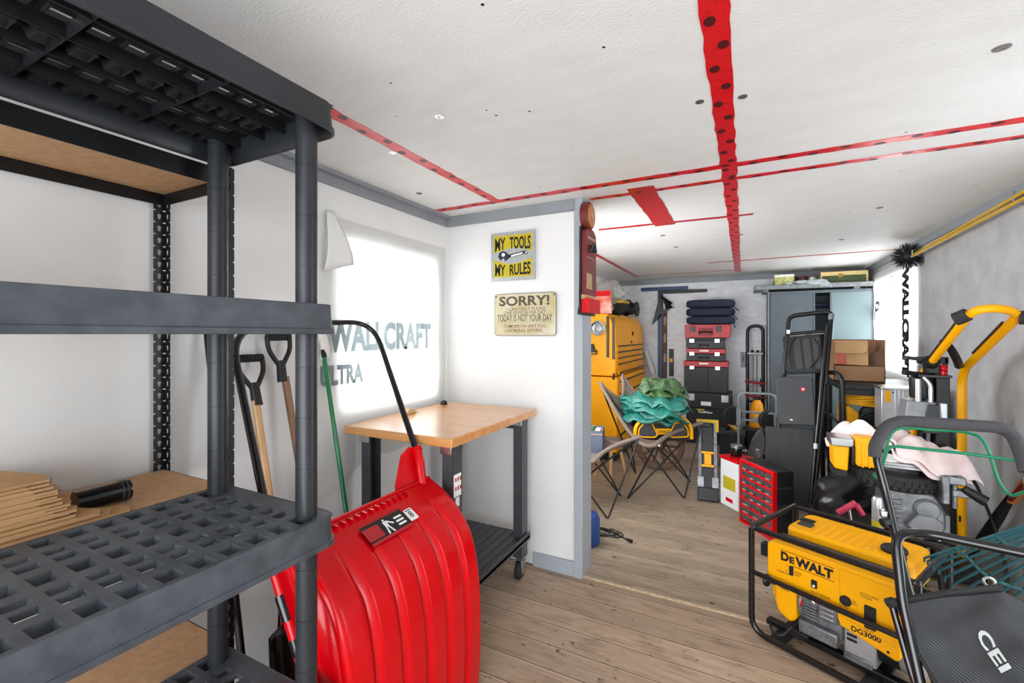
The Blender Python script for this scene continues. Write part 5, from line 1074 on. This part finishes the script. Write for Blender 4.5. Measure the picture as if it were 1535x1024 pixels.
make('bag', crum((.64, 3.66, .25), .26, 33, (.95, 1.0, .98), .18, 30, 18), mat('black film bag', '101012', .25, col2='1c1c20', scale=10, bump=.8, bscale=18), bgk)
rc = thing('spring_clamp', 'red plastic spring clamp hanging on the black stand', 'clamp', (.48, 3.0, .3))
make('jaw', B().tube([(.45, 2.98, .45), (.53, 2.98, .52)], .016, 10).tube([(.53, 2.98, .51), (.56, 2.98, .46)], .014, 10), mat('raspberry plastic', 'b02a46', .4), rc); make('bar', B().tube([(.50, 2.99, .49), (.52, 3.0, .361)], .006, 8), steel, rc)
# sweep brush with yellow rods under the ceiling
cbx = thing('chimney_brush', 'black bristle sweep brush with long yellow rods under the ceiling edge', 'brush', (1.22, 4.85, 2.06))
b = B(); rr = random.Random(3); c = Vector((1.215, 4.86, 2.07))
for k in range(520):
    a = rr.uniform(0, 2 * pi); d = Vector((cos(a), rr.uniform(-.55, .55), sin(a))).normalized(); b.tube([c + Vector((0, rr.uniform(-.03, .03), 0)), c + d * rr.uniform(.08, .122)], .0014, 3)
make('bristles', b, ink, cbx, kind='stuff'); make('core', B().ball(tuple(c), .045), ink, cbx)
rm = mat('yellow rod', 'c9a032', .35, col2='b58a20', scale=20)
make('rod', B().tube([(1.235, 4.80, 2.075), (1.262, 2.6, 2.165)], .010, 10), rm, cbx); make('rod', B().tube([(1.225, 4.80, 2.06), (1.268, 2.6, 2.125)], .010, 10), rm, cbx)
make('wire_loop', B().tube([(1.22, 4.78, 2.06), (1.19, 4.66, 2.09), (1.23, 4.6, 2.085), (1.235, 4.76, 2.065)], .004, 6, closed=True), steel, cbx)
make('hook', B().tube(smooth_path([(1.305, 3.3, 2.10), (1.27, 3.3, 2.098), (1.25, 3.3, 2.13), (1.255, 3.3, 2.17)], 5), .005, 8), galv, cbx)
# ------------------------------------------------------------------ generator
ge = thing('generator', 'yellow portable generator in a black tubular frame on the wooden floor', 'generator', (.03, 2.42, 0), R(-27))
GL_, GW = .60, .47
def gp(name, b, m, parent=None, bevel=0.0, **k): return make(name, b, m, parent or ge, bevel, local=True, **k)
r = .0135
for y in (0.0, GW):
    gp('frame_hoop', B().tube(fillet([(.0, y, .5), (.0, y, .016), (GL_, y, .016), (GL_, y, .5)], [0, .075, .075, 0], 7), r, 12), blk_gloss)
for x in (0.0, GL_):
    gp('frame_end', B().tube(fillet([(x, 0, .46), (x, 0, .505), (x, GW, .505), (x, GW, .46)], .045, 7), r, 12), blk_gloss)
for y in (0.0, GW): gp('top_rail', B().tube([(.0, y + (.012 if y == 0 else -.012), .499), (GL_, y + (.012 if y == 0 else -.012), .499)], .0125, 12), blk_gloss)
gp('mid_rail', B().tube([(.0, -.004, .297), (GL_, -.004, .282)], .0115, 12), blk_gloss); gp('mid_rail', B().tube([(.0, GW, .297), (GL_, GW, .282)], .0115, 12), blk_gloss)
gp('base_bar', B().box(.02, GL_ - .02, .10, .14, .02, .045).box(.02, GL_ - .02, .33, .37, .02, .045).box(.08, .14, 0, GW, .012, .03).box(.42, .48, 0, GW, .012, .03), blk_metal, bevel=.003)
# control panel
pan = [(.055, .29), (.055, .44), (.068, .455), (.53, .455), (.543, .44), (.543, .175), (.53, .16), (.345, .205), (.335, .235), (.335, .262), (.32, .275)]
cpn = gp('control_panel', B().prism(pan, .05, frame((0, .085, 0), (1, 0, 0), (0, 0, 1))), yellow, bevel=.006)
Mg = frame((0, .035, 0), (1, 0, 0), (0, 0, 1)); t_ = .0008
gp('name_lettering', B().text('D', Mg, .034, .042, .055, x0=.115, y0=.385).text('E', Mg, .021, .03, .055, x0=.151, y0=.386).text('WALT', Mg, .147, .042, .055, x0=.175, y0=.383).box(.113, .325, .4315, .434, 0, t_, Mg).box(.165, .325, .3755, .378, 0, t_, Mg), ink, cpn)
gp('model_lettering', B().text('DG3000', Mg, .098, .022, .03, x0=.385, y0=.205), ink, cpn)
gp('small_lettering', B().text('ENGINE SWITCH', Mg, .065, .008, x0=.10, y0=.328).text('ON', Mg, .008, .006, x0=.137, y0=.365).text('OFF', Mg, .009, .006, x0=.135, y0=.343).text('CIRCUIT BREAKER', Mg, .075, .008, x0=.235, y0=.295).text('ELECTRIC\nSTART', Mg, .03, .02, x0=.172, y0=.338).text('AC 120V', Mg, .028, .007, x0=.345, y0=.285).text('20A\n60Hz', Mg, .018, .017, x0=.388, y0=.315).text('NEUTRAL BOND\nTO FRAME', Mg, .06, .02, x0=.415, y0=.358).text('120V AC', Mg, .03, .007, x0=.43, y0=.232), ink, cpn)
gp('switch', B().prism(rrect(.152, .168, .335, .375, .003), .006, Mg), ink, cpn); gp('switch', B().prism(rrect(.24, .262, .318, .352, .003), .005, Mg), ink, cpn); gp('breaker_button', B().prism(circ(.251, .328, .005, 12), .009, Mg), label_w, cpn)
gp('round_socket', B().prism(circ(.366, .318, .0205, 24), .007, Mg), ink, cpn); gp('twin_socket', B().prism(rrect(.43, .468, .245, .335, .004), .007, Mg), ink, cpn)
b = B()
for z in (.272, .31):
    b.box(.44, .443, z, z + .012, .007, .0078, Mg).box(.454, .457, z, z + .012, .007, .0078, Mg).prism(circ(.4485, z - .008, .003, 8), .0078, Mg)
b.box(.357, .36, .32, .33, .007, .0078, Mg).box(.372, .375, .32, .33, .007, .0078, Mg); gp('socket_slot', b, panel_grey, cpn)
gp('panel_border', B().tube([(.345, .0345, .44), (.525, .0345, .44), (.525, .0345, .215), (.345, .0345, .25)], .0015, 6, closed=True), mat('dull yellow edge', 'cf9306', .5), cpn)
gp('panel_screw', B().prism(circ(.505, .185, .005, 10), .003, Mg), ink, cpn)
gp('panel_top', B().prism([(.06, .36), (.54, .36), (.54, .462), (.52, .476), (.09, .476), (.06, .462)], .045, frame((0, .13, 0), (1, 0, 0), (0, 0, 1))), mat('dark panel cover', '34363a', .45), bevel=.006)
# fuel tank
tk = gp('fuel_tank', B().prism(rrect(.09, .56, .135, .40, .04), .13, Matrix.Translation((0, 0, .378))), yellow, bevel=.014)
b = B()
for k in range(8): x = .19 + k * .033; b.box(x, x + .015, .17, .345, .5, .5105)
gp('tank_rib', b, yellow, tk, .003)
gp('fuel_gauge', B().prism(rrect(.115, .175, .20, .25, .006), .006, Matrix.Translation((0, 0, .508))), panel_grey, tk, .002); gp('tank_label', B().prism(rrect(.1, .16, .26, .31, .004), .002, Matrix.Translation((0, 0, .508))), ink, tk)
gp('fuel_cap', B().lathe([(.042, 0), (.045, .004), (.045, .014), (.04, .02), (.001, .021)], Matrix.Translation((.475, .23, .508)), 26), ink, tk)
# engine side
rec = gp('recoil_cover', B().prism([(.085, .12), (.14, .095), (.165, .12), (.165, .36), (.07, .36), (.07, .17)], .20, frame((0, .27, 0), (1, 0, 0), (0, 0, 1))), yellow, bevel=.012)
gp('displacement_lettering', B().text('196cc', frame((0, .069, 0), (1, 0, 0), (0, 0, 1)), .045, .016, .02, x0=.09, y0=.235), ink, rec)
gp('recoil_lip', B().box(.055, .07, .09, .25, .18, .34), yellow, rec, .004)
gp('starter_knob', B().tube([(.035, .09, .235), (.07, .09, .235)], .007, 10).lathe([(.008, 0), (.026, .004), (.03, .012), (.026, .02), (.001, .022)], frame((.04, .09, .235), (0, 1, 0), (0, 0, 1)) @ Matrix.Rotation(pi, 4, 'X'), 20), blk)
gp('side_bracket', B().box(.012, .06, .06, .10, .36, .42), blk, bevel=.004)
eg = gp('engine', B().prism([(.165, .10), (.19, .075), (.31, .075), (.335, .11), (.335, .34), (.165, .34)], .2, frame((0, .30, 0), (1, 0, 0), (0, 0, 1))), alu, bevel=.01)
gp('carburettor', B().lathe([(.02, 0), (.024, .01), (.024, .04), (.015, .05), (.001, .05)], frame((.205, .10, .255), (1, 0, 0), (0, 0, 1)), 18).box(.18, .235, .075, .1, .225, .29), alu, eg, .004); gp('head_cover', B().box(.245, .325, .075, .1, .17, .27), alu, eg, .01); gp('cover_rib', B().box(.26, .31, .07, .076, .185, .192).box(.26, .31, .07, .076, .205, .212).box(.26, .31, .07, .076, .225, .232), silver_case, eg, .002)
gp('wires', B().tube(smooth_path([(.19, .085, .30), (.20, .06, .26), (.19, .06, .21), (.175, .07, .18)], 5), .003, 6).tube(smooth_path([(.25, .08, .31), (.245, .06, .27), (.25, .06, .24)], 5), .003, 6), red, eg)
gp('oil_plug', B().lathe([(.014, 0), (.016, .006), (.01, .014), (.001, .014)], frame((.305, .1, .105), (1, 0, 0), (0, 0, 1)), 14), blk, eg); gp('oil_pan', B().box(.175, .325, .065, .11, .078, .135), alu, eg, .006)
gp('engine_foot', B().prism([(.13, .0), (.2, .0), (.22, .03), (.15, .035)], .12, frame((0, .18, .045), (1, 0, 0), (0, 0, 1))), blk, eg, .004); gp('hose', B().tube(smooth_path([(.06, .05, .06), (.085, .03, .035), (.12, .04, .04), (.145, .07, .08)], 6), .006, 8), blk, eg)
gp('bolt', B().lathe([(.007, 0), (.007, .006), (.001, .006)], frame((.178, .10, .12), (1, 0, 0), (0, 0, 1)), 6), steel, eg); gp('bolt', B().lathe([(.007, 0), (.007, .006), (.001, .006)], frame((.325, .10, .30), (1, 0, 0), (0, 0, 1)), 6), steel, eg)
gp('throttle_link', B().ball((.215, .066, .25), .014).tube([(.19, .068, .28), (.24, .066, .235)], .004, 8), steel, eg)
for k in range(5): gp('cooling_fin', B().box(.18, .24, .09, .1, .145 + .013 * k, .151 + .013 * k), alu, eg, .001)
gp('fan_housing', B().lathe([(.075, 0), (.08, .008), (.075, .016), (.04, .016)], frame((.172, .14, .2), (0, 1, 0), (0, 0, 1)), 28), alu, eg)
# alternator
an = gp('alternator', B().prism([(.338, .065), (.45, .05), (.45, .32), (.338, .32)], .2, frame((0, .30, 0), (1, 0, 0), (0, 0, 1))), silver_case, bevel=.006)
b = B()
for k in range(6): b.box(.35, .385, .0965, .1, .125 + .02 * k, .135 + .02 * k)
gp('vent_slot', b, ink, an); gp('stator', B().lathe([(.09, -.04), (.1, -.035), (.1, .035), (.09, .04)], frame((.49, .2, .155), (0, 1, 0), (0, 0, 1)), 30), ink, an); gp('end_bell', B().lathe([(.1, -.03), (.105, -.02), (.105, .02), (.09, .035), (.03, .045), (.001, .045)], frame((.55, .2, .155), (0, 1, 0), (0, 0, 1)), 30), silver_case, an); gp('alternator_foot', B().box(.34, .44, .09, .1, .045, .075), alu, an, .003)

# ------------------------------------------------------------------ mower with handle and grass bag (front right)
mo = thing('lawn_mower', 'lawn machine with tubular handle and grey foam grip beside the generator', 'lawn mower', (.58, 1.5, 0))
HP = [(.50, 1.50, .22), (.475, 1.66, .453), (.452, 1.835, .647), (.425, 1.931, .881), (.399, 1.963, 1.022), (.455, 2.02, 1.117), (.775, 2.055, 1.113), (.79, 2.01, 1.0), (.775, 1.9, .80), (.76, 1.70, .5), (.74, 1.50, .22)]
make('upper_handle', B().tube(fillet(HP, [0, .03, .03, .03, .06, .06, .06, .05, .03, .03, 0], 6), .0125, 14), blk_gloss, mo)
gpth = fillet([(.402, 1.957, .995), (.402, 1.966, 1.03), (.455, 2.02, 1.117), (.775, 2.055, 1.113), (.789, 2.015, 1.02), (.788, 2.0, .985)], [0, .02, .07, .07, .03, 0], 7)
make('foam_grip', B().tube(gpth, .0195, 16), foamgrip, mo)
make('lower_handle', B().tube(fillet([(.445, 1.42, .20), (.41, 1.56, .52), (.389, 1.608, .68), (.386, 1.663, .842), (.461, 1.702, .846), (.646, 1.651, .849), (.80, 1.62, .853), (.82, 1.5, .5), (.78, 1.42, .2)], [0, .03, .03, .04, .04, .04, .05, .03, 0], 6), .0125, 14), blk_gloss, mo)
make('clamp_knob', B().tube([(.432, 1.90, .80), (.405, 1.885, .795)], .014, 12), blk, mo); make('clamp_knob', B().tube([(.44, 1.87, .70), (.46, 1.868, .69)], .012, 10), blk, mo); make('cable_clip', B().box(.405, .43, 1.90, 1.925, .805, .83), steel, mo, .003)
make('deck', B().prism(rrect(.42, .84, 1.14, 1.56, .06), .13, Matrix.Translation((0, 0, .09))), orange, mo, .02); make('motor_cover', B().prism(rrect(.50, .76, 1.2, 1.46, .05), .1, Matrix.Translation((0, 0, .22))), blk, mo, .03)
for x in (.405, .855):
    for y in (1.2, 1.5): make('wheel', B().lathe([(.02, -.02), (.07, -.02), (.085, -.012), (.085, .012), (.07, .02), (.02, .02)], frame((x, y, .086), (0, 1, 0), (0, 0, 1)), 24), rubber, mo)
gb = thing('grass_bag', 'black woven grass catcher bag with white capitals hung on the lawn machine handle', 'grass bag', (.62, 1.5, .3))
rows = [[(.378, 1.618, .665), (.50, 1.68, .69), (.628, 1.735, .712), (.72, 1.72, .665)], [(.42, 1.56, .55), (.53, 1.61, .58), (.64, 1.63, .60), (.75, 1.6, .585)], [(.486, 1.50, .44), (.56, 1.53, .46), (.66, 1.53, .475), (.77, 1.5, .46)], [(.50, 1.49, .335), (.57, 1.5, .33), (.67, 1.49, .33), (.77, 1.47, .33)]]
def bagf(u, v):
    k = v * 3; i = min(int(k), 2); f = k - i; g = u * 3; j = min(int(g), 2); h = g - j
    p = [[Vector(q) for q in rw] for rw in rows]; q = (p[i][j].lerp(p[i][j + 1], h)).lerp(p[i + 1][j].lerp(p[i + 1][j + 1], h), f)
    w = .007 * sin(16 * u - 9 * v) * sin(pi * v) + .006 * sin(24 * v + 8 * u) * sin(pi * u); return tuple(q + Vector((-.1, -.6, .5)) * (w + .02 * sin(pi * u) * sin(pi * v)))
bagm = mesh_fabric_mat('black mesh cloth', '2e2f32', '17181a')
make('front_cloth', B().grid(bagf, 36, 36), bagm, gb, solid=.003)
def sidef(u, v):
    a = Vector(bagf(0, v)); c = Vector((.41 + .1 * v, 1.72 - .08 * v, .60 - .27 * v)); return tuple(a.lerp(c, u))
make('side_cloth', B().grid(sidef, 6, 20), bagm, gb, solid=.003)
make('top_rod', B().tube([(.366, 1.614, .664), (.50, 1.682, .69), (.632, 1.738, .713)], .0095, 12), blk, gb); make('rod_cap', B().tube([(.358, 1.61, .662), (.374, 1.618, .666)], .013, 12), rubber, gb)
make('hook_ring', B().tube([(.612 + .012 * cos(a), 1.742, .722 + .012 * sin(a)) for a in [2 * pi * k / 14 for k in range(14)]], .0035, 6, closed=True), steel, gb)
make('bag_frame', B().tube(fillet([(.37, 1.622, .655), (.40, 1.565, .50), (.46, 1.49, .31), (.72, 1.47, .315)], .04, 5), .009, 10), blk_gloss, gb); make('edge_binding', B().tube(smooth_path([bagf(0, k / 10) for k in range(11)], 2), .005, 8), blk, gb)
LT = B(); P0 = Vector((.545, 1.594, .615))
M = frame(Vector(bagf(.42, .34)) + Vector((-.012, -.04, .036)) * .3, Vector(bagf(.50, .80)) - Vector(bagf(.42, .34)), Vector(bagf(.75, .45)) - Vector(bagf(.42, .34)))
c2 = B().text('CEI', Matrix.Identity(4), 1.0, 1.0, .03, thick=0.0)
def onbag(p):  # lay a letter point (x along, y up) on the cloth
    u = .40 + .085 * p[1] + .05 * p[0]; v = .235 + .20 * p[0] - .03 * p[1]; q = Vector(bagf(u, v)); a = Vector(bagf(u + .01, v)) - q; d = Vector(bagf(u, v + .01)) - q; n = a.cross(d).normalized()
    if n.y > 0: n = -n
    return tuple(q + n * .0035)
bm_ = bmesh.new(); me_ = bpy.data.meshes.new('letters'); me_.from_pydata(c2.v, [], c2.f); bm_.from_mesh(me_); bmesh.ops.triangulate(bm_, faces=bm_.faces); bmesh.ops.subdivide_edges(bm_, edges=bm_.edges, cuts=2); bm_.verts.ensure_lookup_table(); bm_.verts.index_update()
LT.add([onbag(v.co) for v in bm_.verts], [tuple(v.index for v in f.verts) for f in bm_.faces]); bm_.free(); bpy.data.meshes.remove(me_)
make('lettering', LT, label_w, gb, smooth=False)
# green wire hoops, teal rake, garden tool
gw = thing('wire_hoop', 'green coated wire hoops resting across the pale cloth and foam grip', 'wire hoop', (.7, 2.15, 0))
make('upper_wire', B().tube(smooth_path([(.466, 2.211, .872), (.48, 2.218, .929), (.521, 2.24, 1.046), (.636, 2.243, 1.057), (.724, 2.198, 1.062), (.754, 2.168, 1.029), (.778, 2.147, .916), (.799, 2.124, .876), (.817, 2.089, .90), (.858, 2.076, .917), (.96, 2.1, .92)], 6), .0052, 10), green_wire, gw)
make('lower_wire', B().tube(fillet([(.46, 2.19, .86), (.482, 2.163, .999), (.704, 2.165, .995), (.828, 2.117, .995), (.93, 2.08, .998), (1.0, 2.05, .9), (1.05, 2.05, .005)], .03, 5), .0055, 10), green_wire, gw)
make('side_wire', B().tube(fillet([(.842, 2.104, .995), (.838, 2.08, .91), (.96, 2.1, .92), (1.0, 2.2, .5), (1.02, 2.25, .005)], .03, 5), .005, 10), green_wire, gw); make('foot_wire', B().tube([(.462, 2.2, .865), (.45, 2.2, .878)], .012, 10), green_wire, gw)
rk2 = thing('leaf_rake', 'dark teal plastic leaf rake with fanned tines above the grass bag', 'rake', (.8, 2.2, .4))
ap = Vector((1.06, 2.04, .965)); e0 = [Vector(p) for p in ((.622, 2.292, .548), (.66, 2.278, .515), (.717, 2.262, .455), (.82, 2.248, .43), (.907, 2.214, .43), (.99, 2.17, .44))]
E_ = smooth_path(e0, 4); nT = 16
def rkpt(s, t):
    k = s * (len(E_) - 1); i = min(int(k), len(E_) - 2); e = E_[i].lerp(E_[i + 1], k - i); p = ap.lerp(e, t); n = Vector((-.5, -.75, .45)); return p + n * .012 * sin(pi * t)
for k in range(nT): s = k / (nT - 1); make('tine', B().tube([rkpt(s, t) for t in (.22, .45, .7, .9, 1.0)] + [rkpt(s, 1.0) + Vector((0, 0, -.015))], [.0055, .0055, .005, .005, .0045, .0035], 6), teal, rk2)
for t in (.42, .62, .82): make('cross_band', B().tube([rkpt(k / 20, t) for k in range(21)], .006, 6), teal, rk2)
hp = [rkpt(k / 12, .36) for k in range(13)]; bq = B(); vs = [tuple(ap)] + [tuple(p) for p in hp]; bq.add(vs, [(0, i, i + 1) for i in range(1, 13)]); make('rake_head', bq, teal, rk2, solid=.006)
make('rake_handle', B().tube([tuple(ap.lerp(hp[6], .3)), (1.13, 1.98, 1.1), (1.285, 1.86, 1.45)], .012, 12), wood_pale, rk2)
lp = thing('garden_shears', 'orange and black long handled garden shears against the grey wall', 'shears', (1.2, 3.3, 0))
make('orange_blade', B().tube([(1.262, 3.05, .86), (1.26, 3.33, .53)], [.028, .022], 12, flat=.5), mat('orange brown', 'c9803a', .5, col2='a9662a', scale=12), lp)
make('black_grip', B().tube([(1.26, 3.34, .56), (1.255, 3.47, .40), (1.25, 3.64, .20)], [.02, .03, .033], 12, flat=.6), blk, lp); make('handle', B().tube([(1.25, 3.62, .22), (1.25, 3.8, .02)], .016, 10), blk_metal, lp); make('second_blade', B().tube([(1.24, 3.02, .80), (1.24, 3.30, .55)], .012, 10), red_dark, lp)
lr = thing('lime_cloth', 'lime green strip of cloth on the floor behind the generator', 'cloth', (.45, 2.96, 0))
b = B(); b.grid(lambda u, v: (.36 + .32 * u, 2.93 + .10 * v - .06 * u, .006 + .05 * sin(pi * v) * (.6 + .4 * sin(7 * u)) + .02 * sin(9 * u) ** 2), 16, 8)
make('strip', b, mat('lime cloth', 'a8b83a', .8, col2='8d9c2c', scale=20), lr, solid=.004)
make('red_edge', B().tube(smooth_path([(.60, 2.90, .02), (.66, 2.89, .05), (.74, 2.9, .03)], 5), .012, 8), red_case, lr)
